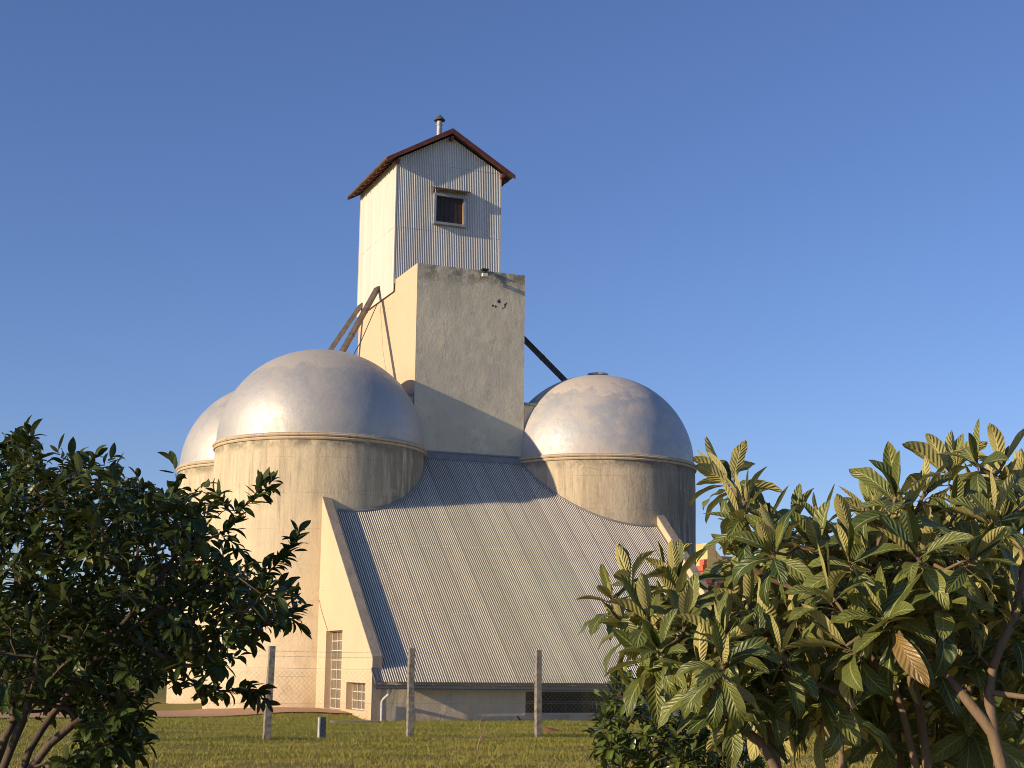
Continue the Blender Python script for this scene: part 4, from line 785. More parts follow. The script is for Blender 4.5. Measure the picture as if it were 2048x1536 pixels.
DARK_T=[[-1155,-3518,181],[-1198,-3441,195],[-1231,-3409,237],[-1281,-3493,204],[-1259,-3309,272],[-1246,-3550,240],[-1251,-3496,257],[-1274,-3377,267],[-1219,-3347,147],[-1135,-3344,170],[-1187,-3425,230],[-1251,-3535,209],[-1276,-3468,246],[-1188,-3472,237],[-1219,-3346,187],[-1264,-3413,294],[-1244,-3514,246],[-1179,-3503,193],[-1171,-3385,174],[-1192,-3409,145],[-1253,-3424,213],[-1269,-3475,167],[-1190,-3354,208],[-1230,-3410,198],[-1183,-3503,237],[-1198,-3404,192],[-1262,-3419,217],[-1247,-3324,288],[-1287,-3522,237],[-1226,-3549,143],[-1219,-3407,175],[-1287,-3490,246],[-1242,-3441,210],[-1253,-3378,180],[-1192,-3372,205],[-1275,-3392,207],[-1230,-3473,176],[-1170,-3402,190],[-1173,-3517,174],[-1197,-3558,186],[-1191,-3385,207],[-1129,-3338,221],[-1191,-3314,201],[-1214,-3320,172],[-1265,-3395,160],[-1174,-3351,158],[-1258,-3405,210],[-1268,-3327,225],[-1224,-3430,162],[-1151,-3354,187],[-1194,-3401,211],[-1232,-3356,248],[-1240,-3419,179],[-1235,-3473,246],[-1293,-3525,260],[-1215,-3324,162],[-1233,-3492,246],[-1193,-3544,208],[-1210,-3534,240],[-1205,-3430,163],[-1281,-3307,258],[-1143,-3370,169],[-1287,-3442,238],[-1208,-3550,233],[-1213,-3452,204],[-1195,-3370,247],[-1169,-3401,207],[-1174,-3481,204],[-1272,-3533,274],[-1182,-3515,232],[-1240,-3513,205],[-1273,-3333,289],[-1178,-3389,250],[-1272,-3347,224],[-1196,-3512,252],[-1279,-3517,200],[-1190,-3338,138],[-1211,-3536,161],[-1215,-3351,134],[-1273,-3394,247],[-1282,-3474,229],[-1259,-3431,254],[-1226,-3461,246],[-1103,-3394,195],[-1243,-3371,167],[-1169,-3388,216],[-1224,-3512,253],[-1264,-3317,301],[-1207,-3367,252],[-1189,-3343,276],[-1204,-3405,260],[-1180,-3448,208],[-1146,-3333,220],[-1191,-3330,158],[-1163,-3371,196],[-1232,-3563,253],[-1284,-3389,293],[-1219,-3393,221],[-1250,-3398,195],[-1229,-3409,142],[-1184,-3491,168],[-1229,-3313,246],[-1168,-3431,215],[-1192,-3555,240],[-1264,-3409,194],[-1201,-3449,221],[-1216,-3420,164],[-1190,-3431,166],[-1199,-3543,193],[-1254,-3371,154],[-1172,-3544,222],[-1178,-3505,175],[-1280,-3358,193],[-1245,-3453,169],[-1197,-3513,237],[-1172,-3338,193],[-1187,-3505,221],[-1189,-3566,220],[-1254,-3387,234],[-1157,-3366,215],[-1223,-3373,238],[-1149,-3348,228],[-1275,-3341,204],[-1120,-3341,208],[-1216,-3392,278],[-1275,-3526,151],[-1202,-3482,165],[-1226,-3332,169],[-1180,-3416,260],[-1138,-3547,192],[-1260,-3553,183],[-1289,-3497,223],[-1194,-3491,178],[-1172,-3370,207],[-1181,-3428,185],[-1255,-3348,144],[-1183,-3547,224],[-1152,-3458,173],[-1229,-3324,238],[-1191,-3315,271],[-1252,-3465,169],[-1210,-3500,176],[-1175,-3342,227],[-1252,-3539,226],[-1204,-3316,149],[-1226,-3391,270],[-1206,-3505,239],[-1266,-3451,270],[-1184,-3377,256],[-1211,-3386,142],[-1243,-3470,219],[-1184,-3325,139],[-1159,-3422,177],[-1190,-3328,214],[-1196,-3493,190],[-1269,-3349,240],[-1255,-3529,260],[-1263,-3531,185],[-1117,-3357,185],[-1168,-3509,170],[-1217,-3468,227],[-1167,-3558,185],[-1241,-3361,196],[-1251,-3468,247],[-1192,-3331,229],[-1188,-3485,244],[-1205,-3470,264],[-1266,-3339,182],[-1134,-3485,192],[-1201,-3527,196],[-1204,-3521,205],[-1200,-3405,151],[-1228,-3404,256],[-1192,-3451,243],[-1201,-3342,188],[-1219,-3423,202],[-1183,-3511,247],[-1169,-3449,251],[-1221,-3524,245],[-1237,-3311,160],[-1259,-3382,219],[-1254,-3308,292],[-1264,-3307,174],[-1261,-3387,280],[-1221,-3509,211],[-1160,-3451,221],[-1223,-3484,211],[-1208,-3325,139],[-1273,-3465,185],[-1242,-3465,158],[-1249,-3416,156],[-1242,-3439,142],[-1223,-3317,206],[-1157,-3401,254],[-1172,-3401,235],[-1221,-3468,161],[-1265,-3532,228],[-1203,-3341,262],[-1259,-3535,218],[-1263,-3487,188],[-1158,-3380,254],[-1225,-3458,146],[-1153,-3396,166],[-1232,-3559,136],[-1240,-3452,239],[-1276,-3476,283],[-1152,-3412,220],[-1201,-3466,231],[-1247,-3434,160],[-1171,-3540,166],[-1252,-3354,166],[-1222,-3310,224],[-1248,-3452,257],[-1260,-3342,262],[-1202,-3487,253],[-1151,-3575,200],[-1175,-3449,189],[-1135,-3396,171],[-1257,-3496,206],[-1234,-3350,153],[-1233,-3526,189],[-1144,-3432,199],[-1288,-3458,243],[-1271,-3315,293],[-1157,-3399,200],[-1136,-3473,186],[-1198,-3323,124],[-1253,-3399,153],[-1231,-3497,174],[-1243,-3537,170],[-1246,-3561,258],[-1265,-3433,219],[-1283,-3562,195],[-1222,-3349,172],[-1246,-3320,230],[-1242,-3503,265],[-1181,-3450,261],[-1226,-3408,213],[-1194,-3441,156],[-1255,-3495,178],[-1250,-3440,226],[-1275,-3314,238],[-1168,-3472,208],[-1215,-3480,173],[-1219,-3566,204],[-1259,-3366,217],[-1223,-3332,282],[-1250,-3411,254],[-1182,-3430,204],[-1180,-3360,157],[-1285,-3557,205],[-1155,-3390,243],[-1160,-3351,267],[-1214,-3519,200],[-1127,-3391,217],[-1133,-3432,207],[-1197,-3364,261],[-1286,-3543,206],[-1220,-3507,230],[-1127,-3343,199],[-1251,-3405,229],[-1167,-3530,217],[-1203,-3319,200],[-1186,-3385,151],[-1212,-3379,268],[-1244,-3502,242],[-1143,-3336,186],[-1167,-3346,216],[-1251,-3309,195],[-1242,-3538,256],[-1279,-3457,168],[-1286,-3495,234],[-1264,-3330,280],[-1241,-3488,199],[-1250,-3551,218],[-1200,-3386,272],[-1205,-3369,232],[-1235,-3400,285],[-1222,-3437,143],[-1225,-3494,265],[-1241,-3553,222],[-1264,-3506,235],[-1218,-3552,162],[-1152,-3545,200],[-1169,-3516,207],[-1214,-3530,215],[-1182,-3392,205],[-1264,-3547,233],[-1238,-3464,254],[-1136,-3498,200],[-1244,-3525,194],[-1140,-3539,204],[-1242,-3404,149],[-1231,-3419,247],[-1249,-3442,174],[-1218,-3334,237],[-1271,-3357,198],[-1245,-3370,268],[-1198,-3492,205],[-1273,-3557,260],[-1247,-3511,171],[-1225,-3557,240],[-1190,-3528,234],[-1188,-3428,264],[-1123,-3463,197],[-1167,-3474,218],[-1243,-3467,273],[-1270,-3326,244],[-1231,-3342,290],[-1241,-3326,169],[-1153,-3478,204],[-1123,-3352,213],[-1227,-3438,196],[-1208,-3316,164],[-1217,-3325,190],[-1281,-3337,281],[-1176,-3368,227],[-1217,-3479,266],[-1152,-3452,185],[-1270,-3359,250],[-1211,-3396,166],[-1199,-3506,200],[-1275,-3552,183],[-1207,-3446,249],[-1179,-3434,263],[-1260,-3538,249],[-1155,-3527,194],[-1163,-3395,180],[-1245,-3402,271],[-1227,-3376,191],[-1221,-3484,194],[-1269,-3449,206],[-1172,-3333,271],[-1184,-3379,232],[-1187,-3353,144],[-1242,-3565,231],[-1210,-3383,232],[-1165,-3371,177],[-1261,-3405,237],[-1269,-3392,284],[-1139,-3460,182],[-1261,-3436,206],[-1157,-3333,195],[-1282,-3524,214],[-1132,-3417,190],[-1154,-3437,187],[-1208,-3471,150],[-1176,-3423,216],[-1278,-3500,252],[-1220,-3455,190],[-1262,-3340,282],[-1204,-3414,185],[-1260,-3498,149],[-1274,-3430,241],[-1119,-3332,199],[-1253,-3417,229],[-1181,-3443,175],[-1259,-3358,159],[-1278,-3563,157],[-1203,-3528,157],[-1199,-3562,233],[-1265,-3524,263],[-1223,-3459,165],[-1182,-3328,262],[-1168,-3429,196],[-1186,-3317,127],[-1204,-3524,174],[-1264,-3388,245],[-1232,-3415,151],[-1237,-3540,243],[-1243,-3313,260],[-1209,-3430,188],[-1232,-3482,188],[-1244,-3338,282],[-1242,-3349,209],[-1110,-3415,194],[-1251,-3368,236],[-1125,-3414,209],[-1283,-3332,299],[-1228,-3513,183],[-1186,-3541,242],[-1231,-3445,203],[-1231,-3564,220],[-1212,-3376,180],[-1272,-3516,250],[-1226,-3377,145],[-1288,-3375,292],[-1280,-3429,215],[-1210,-3325,252],[-1267,-3463,271],[-1200,-3552,248],[-1216,-3340,220],[-1243,-3494,154],[-1182,-3367,256],[-1250,-3517,161],[-1279,-3335,222],[-1285,-3481,262],[-1250,-3381,151],[-1187,-3386,186],[-1230,-3333,144],[-1262,-3548,170],[-1196,-3569,171],[-1264,-3451,249],[-1201,-3328,180],[-1271,-3392,193],[-1271,-3478,269],[-1148,-3320,229],[-1218,-3543,201],[-1172,-3453,173],[-1158,-3348,177],[-1264,-3351,271],[-1259,-3345,208],[-1260,-3371,145],[-1201,-3536,162],[-1143,-3483,202],[-1168,-3568,210],[-1194,-3466,255],[-1206,-3405,175],[-1219,-3366,261],[-1269,-3375,194],[-1264,-3360,184],[-1142,-3331,229],[-1279,-3425,195],[-1252,-3444,188],[-1228,-3498,202],[-1275,-3457,241],[-1237,-3543,187],[-1189,-3390,250],[-1275,-3312,211],[-1259,-3315,250],[-1240,-3341,216],[-1196,-3320,250],[-1227,-3548,255],[-1195,-3387,172],[-1242,-3320,143],[-1227,-3550,199],[-1266,-3403,148],[-1255,-3546,249],[-1275,-3483,154],[-1258,-3470,195],[-1193,-3432,216],[-1204,-3408,238],[-1284,-3468,174],[-1264,-3308,186],[-1202,-3438,135],[-1153,-3379,182],[-1203,-3482,185],[-1249,-3324,209],[-1187,-3356,265],[-1270,-3515,233],[-1196,-3333,246],[-1274,-3484,192],[-1164,-3428,251],[-1221,-3390,172],[-1207,-3340,241],[-1213,-3529,231],[-1203,-3342,222],[-1215,-3361,241],[-1239,-3359,162],[-1172,-3396,166],[-1160,-3355,197],[-1246,-3463,206],[-1223,-3363,203],[-1225,-3363,274],[-1194,-3319,157],[-1163,-3389,265],[-1288,-3506,213],[-1215,-3377,191],[-1210,-3496,217],[-1189,-3512,168],[-1266,-3495,173],[-1174,-3554,196],[-1110,-3355,215],[-1237,-3440,190],[-1242,-3434,268],[-1261,-3411,163],[-1254,-3361,173],[-1277,-3441,168],[-1246,-3384,167],[-1227,-3361,191],[-1243,-3486,236],[-1093,-3354,199],[-1284,-3408,281],[-1223,-3437,252],[-1114,-3390,196],[-1265,-3437,154],[-1218,-3504,148],[-1271,-3340,255],[-1162,-3343,234],[-1240,-3469,188],[-1282,-3430,180],[-1263,-3539,153],[-1163,-3526,207],[-1278,-3324,215],[-1279,-3450,211],[-1177,-3470,229],[-1253,-3555,196],[-1191,-3376,273],[-1210,-3381,200],[-1167,-3498,205],[-1128,-3356,224],[-1280,-3388,268],[-1217,-3384,246],[-1274,-3376,223],[-1191,-3445,216],[-1197,-3414,208],[-1222,-3309,281],[-1239,-3517,238],[-1280,-3327,258],[-1119,-3360,198],[-1261,-3407,280],[-1173,-3363,272],[-1273,-3559,216],[-1204,-3356,167],[-1276,-3420,292],[-1245,-3361,264],[-1277,-3528,242],[-1171,-3466,178],[-1256,-3324,304],[-1258,-3452,216],[-1212,-3484,213],[-1245,-3309,278],[-1154,-3457,215],[-1162,-3359,255],[-1173,-3384,187],[-1142,-3355,269],[-1141,-3388,165],[-1228,-3339,248],[-1261,-3424,244],[-1284,-3416,235],[-1247,-3503,180],[-1286,-3547,172],[-1284,-3408,255],[-1133,-3344,185],[-1230,-3517,197],[-1244,-3344,239],[-1224,-3421,238],[-1163,-3431,235],[-1255,-3492,157],[-1250,-3498,233],[-1231,-3429,201],[-1225,-3310,161],[-1254,-3337,290],[-1278,-3443,151],[-1192,-3418,190],[-1231,-3329,158],[-1237,-3451,192],[-1232,-3539,222],[-1176,-3421,171],[-1232,-3459,207],[-1266,-3505,253],[-1184,-3553,166],[-1261,-3449,169],[-1146,-3379,170],[-1200,-3465,208],[-1236,-3507,158],[-1182,-3343,160],[-1216,-3521,183],[-1241,-3454,249],[-1221,-3322,251],[-1220,-3536,142],[-1209,-3471,128],[-1201,-3458,129],[-1225,-3513,139],[-1207,-3414,139],[-1214,-3414,117],[-1218,-3521,126],[-1227,-3525,127],[-1206,-3444,116],[-1216,-3518,135],[-1227,-3506,132],[-1207,-3464,142],[-1219,-3425,123],[-1193,-3423,134],[-1213,-3488,123],[-1209,-3501,121],[-1210,-3511,135],[-1218,-3543,128],[-1219,-3495,117],[-1227,-3464,132],[-1233,-3532,147],[-1195,-3414,128],[-1198,-3450,121],[-1218,-3494,142],[-1220,-3531,121],[-1217,-3515,149],[-1203,-3429,130],[-1228,-3496,139],[-1226,-3538,125],[-1212,-3493,134],[-1223,-3451,126],[-1224,-3525,138],[-1210,-3429,142],[-1196,-3454,137],[-1216,-3468,115],[-1219,-3449,112],[-1221,-3488,129],[-1230,-3473,150],[-1209,-3427,112],[-1233,-3538,131],[-1216,-3486,148],[-1218,-3426,132],[-1211,-3422,149],[-1215,-3411,149],[-1227,-3518,152],[-1406,-3236,168],[-1403,-3508,257],[-1407,-3345,216],[-1362,-3400,177],[-1309,-3349,192],[-1432,-3460,235],[-1300,-3318,163],[-1342,-3537,256],[-1433,-3456,218],[-1417,-3286,272],[-1316,-3388,222],[-1442,-3310,203],[-1297,-3285,172],[-1404,-3518,157],[-1421,-3319,212],[-1348,-3314,203],[-1390,-3454,275],[-1355,-3413,185],[-1360,-3346,166],[-1370,-3511,222],[-1387,-3382,148],[-1372,-3471,191],[-1385,-3376,255],[-1370,-3301,174],[-1390,-3364,146],[-1384,-3539,250],[-1389,-3458,197],[-1420,-3507,212],[-1392,-3443,188],[-1432,-3341,173],[-1342,-3379,182],[-1449,-3377,265],[-1352,-3308,297],[-1294,-3260,209],[-1363,-3535,178],[-1303,-3527,224],[-1323,-3241,144],[-1313,-3324,300],[-1299,-3345,253],[-1361,-3249,245],[-1453,-3311,269],[-1326,-3264,228],[-1411,-3534,238],[-1371,-3457,207],[-1428,-3406,172],[-1386,-3529,204],[-1331,-3438,238],[-1424,-3313,291],[-1309,-3371,234],[-1319,-3392,248],[-1414,-3237,299],[-1311,-3539,175],[-1301,-3252,291],[-1333,-3279,304],[-1412,-3532,168],[-1435,-3353,189],[-1338,-3362,277],[-1380,-3282,205],[-1438,-3282,256],[-1430,-3292,281],[-1371,-3335,208],[-1349,-3510,213],[-1407,-3229,229],[-1346,-3507,189],[-1419,-3410,256],[-1444,-3425,245],[-1374,-3303,207],[-1300,-3398,255],[-1397,-3366,264],[-1315,-3491,251],[-1460,-3231,239],[-1357,-3233,293],[-1423,-3356,224],[-1285,-3281,210],[-1407,-3314,199],[-1279,-3352,168],[-1423,-3508,181],[-1286,-3266,150],[-1320,-3502,165],[-1312,-3438,261],[-1349,-3305,248],[-1388,-3369,205],[-1392,-3281,146],[-1353,-3367,168],[-1366,-3531,214],[-1403,-3339,178],[-1448,-3268,159],[-1308,-3438,180],[-1411,-3413,232],[-1457,-3331,263],[-1318,-3487,272],[-1409,-3394,169],[-1361,-3288,207],[-1302,-3363,155],[-1345,-3505,162],[-1402,-3357,242],[-1322,-3363,206],[-1325,-3329,244],[-1325,-3301,228],[-1300,-3474,269],[-1348,-3402,285],[-1435,-3440,260],[-1415,-3410,153],[-1411,-3522,200],[-1409,-3429,201],[-1429,-3468,191],[-1413,-3265,173],[-1322,-3415,257],[-1370,-3245,220],[-1324,-3497,212],[-1273,-3281,144],[-1325,-3242,184],[-1360,-3346,289],[-1396,-3496,179],[-1437,-3248,224],[-1313,-3406,217],[-1314,-3280,246],[-1385,-3229,253],[-1455,-3311,221],[-1397,-3422,189],[-1427,-3359,280],[-1341,-3435,207],[-1456,-3272,272],[-1384,-3490,197],[-1436,-3231,296],[-1402,-3495,219],[-1374,-3422,149],[-1351,-3530,230],[-1343,-3255,236],[-1321,-3355,177],[-1325,-3279,174],[-1421,-3264,144],[-1425,-3520,232],[-1371,-3403,268],[-1342,-3458,156],[-1301,-3423,150],[-1367,-3329,285],[-1403,-3409,266],[-1355,-3438,280],[-1425,-3471,209],[-1343,-3339,148],[-1311,-3329,194],[-1301,-3297,286],[-1357,-3401,215],[-1407,-3377,276],[-1320,-3458,230],[-1423,-3384,176],[-1370,-3502,264],[-1400,-3382,210],[-1340,-3231,155],[-1453,-3338,283],[-1385,-3312,294],[-1311,-3415,198],[-1287,-3490,167],[-1344,-3285,154],[-1335,-3540,149],[-1387,-3304,218],[-1434,-3377,222],[-1290,-3268,281],[-1358,-3253,179],[-1309,-3410,164],[-1422,-3391,225],[-1367,-3243,193],[-1440,-3472,257],[-1385,-3539,226],[-1429,-3372,258],[-1388,-3542,167],[-1339,-3288,246],[-1403,-3482,156],[-1429,-3329,158],[-1325,-3249,236],[-1385,-3505,239],[-1361,-3429,163],[-1413,-3463,171],[-1333,-3225,183],[-1305,-3409,234],[-1350,-3304,268],[-1289,-3396,165],[-1393,-3246,238],[-1350,-3356,258],[-1354,-3252,155],[-1416,-3335,287],[-1337,-3441,182],[-1385,-3352,172],[-1408,-3277,152],[-1386,-3393,234],[-1358,-3321,228],[-1359,-3254,205],[-1291,-3316,304],[-1381,-3413,227],[-1399,-3395,221],[-1346,-3391,197],[-1388,-3335,217],[-1347,-3399,164],[-1318,-3541,198],[-1285,-3422,158],[-1320,-3336,269],[-1351,-3270,242],[-1339,-3326,298],[-1395,-3432,153],[-1444,-3248,251],[-1339,-3508,234],[-1373,-3224,188],[-1340,-3390,273],[-1292,-3370,229],[-1427,-3429,148],[-1373,-3242,259],[-1339,-3385,241],[-1388,-3266,169],[-1396,-3308,149],[-1378,-3285,226],[-1440,-3235,164],[-1323,-3291,257],[-1368,-3365,245],[-1351,-3450,221],[-1430,-3247,148],[-1312,-3227,212],[-1327,-3465,251],[-1340,-3296,204],[-1350,-3322,279],[-1434,-3285,220],[-1439,-3498,240],[-1366,-3365,156],[-1427,-3343,254],[-1319,-3508,260],[-1342,-3533,202],[-1345,-3458,205],[-1408,-3372,223],[-1304,-3458,212],[-1447,-3290,163],[-1342,-3259,273],[-1300,-3246,157],[-1357,-3539,159],[-1419,-3363,167],[-1381,-3335,178],[-1433,-3446,190],[-1449,-3357,211],[-1303,-3431,247],[-1300,-3496,190],[-1402,-3318,269],[-1436,-3264,291],[-1414,-3452,276],[-1448,-3329,232],[-1378,-3229,228],[-1373,-3323,150],[-1376,-3477,165],[-1411,-3432,158],[-1306,-3250,274],[-1318,-3273,196],[-1418,-3487,253],[-1435,-3407,216],[-1310,-3377,146],[-1287,-3291,274],[-1404,-3472,184],[-1320,-3333,228],[-1311,-3342,158],[-1460,-3264,225],[-1333,-3497,263],[-1331,-3372,233],[-1438,-3385,244],[-1231,-3434,110],[-1232,-3447,112],[-1242,-3517,118],[-1225,-3452,97],[-1229,-3531,106],[-1223,-3506,116],[-1222,-3518,103],[-1224,-3541,107],[-1248,-3520,108],[-1233,-3527,116],[-1223,-3497,105],[-1245,-3474,114],[-1231,-3471,106],[-1244,-3543,118],[-1249,-3527,100],[-1220,-3440,104],[-1162,-3479,259],[-1157,-3480,242],[-1153,-3481,247],[-1148,-3482,256],[-1142,-3483,264],[-1136,-3484,267],[-1173,-3467,264],[-1150,-3481,231],[-1128,-3476,223],[-1122,-3477,231],[-1117,-3479,238],[-1152,-3481,216],[-1136,-3474,217],[-1118,-3478,199],[-1120,-3478,194],[-1165,-3488,154],[-1157,-3490,152],[-1149,-3492,154],[-1142,-3493,152],[-1138,-3494,149],[-1181,-3475,157],[-1168,-3478,153],[-1127,-3486,210],[-1208,-3491,124],[-1205,-3492,129],[-1204,-3492,122],[-1182,-3445,276],[-1230,-3438,281],[-1221,-3429,281],[-1265,-3445,289],[-1275,-3434,291],[-1245,-3426,283]]
BUSH_T=[[-967,-3594,151],[-945,-3580,163],[-927,-3546,100],[-903,-3549,142],[-964,-3597,100],[-932,-3602,115],[-973,-3600,77],[-939,-3526,75],[-943,-3521,90],[-939,-3530,124],[-965,-3620,88],[-895,-3542,93],[-956,-3565,152],[-946,-3550,100],[-928,-3558,71],[-954,-3571,83],[-916,-3557,134],[-952,-3608,135],[-916,-3539,139],[-958,-3577,132],[-940,-3619,115],[-933,-3570,106],[-932,-3580,136],[-897,-3536,138],[-943,-3526,138],[-952,-3597,112],[-940,-3529,102],[-954,-3624,98],[-926,-3529,69],[-920,-3541,115],[-942,-3539,67],[-924,-3564,122],[-916,-3582,122],[-919,-3526,141],[-920,-3594,94],[-971,-3599,160],[-911,-3537,101],[-932,-3525,73],[-936,-3604,105],[-943,-3579,87],[-911,-3560,82],[-976,-3611,109],[-951,-3584,145],[-957,-3602,148],[-911,-3579,125],[-940,-3623,124],[-955,-3581,90],[-902,-3548,79],[-918,-3549,92],[-945,-3627,81],[-925,-3536,101],[-910,-3561,140],[-958,-3589,87],[-966,-3577,123],[-934,-3518,67],[-923,-3565,87],[-960,-3600,121],[-938,-3580,111],[-916,-3561,88],[-909,-3547,87],[-947,-3620,130],[-982,-3609,82],[-893,-3542,118],[-949,-3579,118],[-958,-3581,106],[-926,-3546,153],[-951,-3567,162],[-920,-3521,91],[-979,-3604,114],[-935,-3559,83],[-921,-3556,126],[-911,-3534,109],[-948,-3596,134],[-948,-3578,78],[-949,-3535,74],[-979,-3610,89],[-949,-3549,116],[-900,-3544,114],[-961,-3587,161],[-932,-3525,108],[-945,-3622,114],[-923,-3554,96],[-920,-3589,96],[-944,-3611,123],[-947,-3602,112],[-948,-3547,124],[-957,-3588,128],[-947,-3552,95],[-944,-3568,122],[-953,-3586,106],[-957,-3550,86],[-931,-3572,132],[-955,-3614,141],[-936,-3582,151],[-936,-3515,108],[-939,-3565,110],[-953,-3572,122],[-946,-3556,122],[-926,-3529,95],[-915,-3531,87],[-899,-3540,98],[-962,-3609,156],[-958,-3561,110],[-931,-3591,84],[-939,-3564,78],[-944,-3586,148],[-924,-3544,81],[-961,-3591,133],[-939,-3615,87],[-969,-3591,142],[-912,-3571,128],[-907,-3559,73],[-969,-3613,78],[-902,-3537,128],[-961,-3602,113],[-928,-3554,149],[-954,-3554,78],[-964,-3595,79],[-944,-3626,91],[-962,-3621,148],[-945,-3628,119],[-942,-3537,131],[-930,-3593,131],[-960,-3562,70],[-953,-3602,124],[-950,-3565,156],[-900,-3533,132],[-964,-3618,133],[-921,-3578,137],[-982,-3612,152],[-954,-3580,99],[-953,-3545,68],[-942,-3611,102],[-908,-3568,85],[-919,-3526,117],[-936,-3549,70],[-931,-3551,145],[-930,-3566,109],[-949,-3624,123],[-950,-3541,137],[-910,-3531,71],[-940,-3552,83],[-921,-3579,94],[-938,-3623,104],[-950,-3533,130],[-928,-3570,116],[-945,-3595,141],[-954,-3563,126],[-979,-3602,139],[-935,-3585,130],[-928,-3534,151],[-953,-3553,145],[-903,-3538,105],[-920,-3554,138],[-973,-3597,126],[-945,-3527,102],[-939,-3550,147],[-924,-3563,108],[-940,-3517,120],[-956,-3566,146],[-908,-3551,91],[-915,-3541,75],[-973,-3615,153],[-945,-3565,150],[-972,-3608,112],[-936,-3536,134],[-921,-3555,74],[-932,-3612,122],[-942,-3544,72],[-921,-3545,88],[-914,-3554,124],[-908,-3539,133],[-910,-3566,117],[-930,-3599,98],[-962,-3586,125],[-957,-3609,148],[-961,-3561,95],[-971,-3591,129],[-915,-3563,113],[-890,-3541,113],[-943,-3544,98],[-966,-3570,95],[-920,-3546,102],[-939,-3588,123],[-968,-3610,159],[-923,-3572,142],[-941,-3594,110],[-924,-3588,144],[-975,-3606,104],[-910,-3549,121],[-923,-3570,75],[-921,-3528,93],[-931,-3541,71],[-924,-3528,123],[-983,-3609,77],[-905,-3553,113],[-905,-3554,106],[-921,-3547,119],[-951,-3585,125],[-929,-3563,86],[-957,-3612,115],[-939,-3548,142],[-942,-3594,155],[-943,-3580,104],[-916,-3555,84],[-955,-3609,95],[-924,-3570,91],[-955,-3615,160],[-961,-3592,147],[-930,-3556,76],[-919,-3536,69],[-973,-3585,136],[-935,-3518,130],[-900,-3546,88],[-962,-3589,113],[-936,-3548,161],[-943,-3568,145],[-950,-3611,150],[-940,-3614,76],[-924,-3564,136],[-935,-3522,123],[-957,-3614,135],[-928,-3518,101],[-892,-3541,73],[-941,-3551,158],[-937,-3608,140],[-946,-3555,111],[-950,-3567,88],[-926,-3600,105],[-920,-3540,106],[-896,-3576,128],[-880,-3583,132],[-904,-3570,130],[-888,-3605,116],[-881,-3561,132],[-893,-3565,132],[-868,-3566,113],[-899,-3596,134],[-896,-3555,123],[-874,-3548,120],[-908,-3592,119],[-873,-3541,125],[-914,-3598,123],[-909,-3581,116],[-862,-3557,112],[-856,-3548,118],[-859,-3546,125],[-859,-3536,137],[-886,-3547,134],[-901,-3565,121],[-886,-3583,119],[-873,-3527,123],[-894,-3594,127],[-893,-3573,135],[-904,-3607,136],[-906,-3580,137],[-885,-3594,118],[-887,-3572,118],[-912,-3586,131],[-876,-3535,133]]
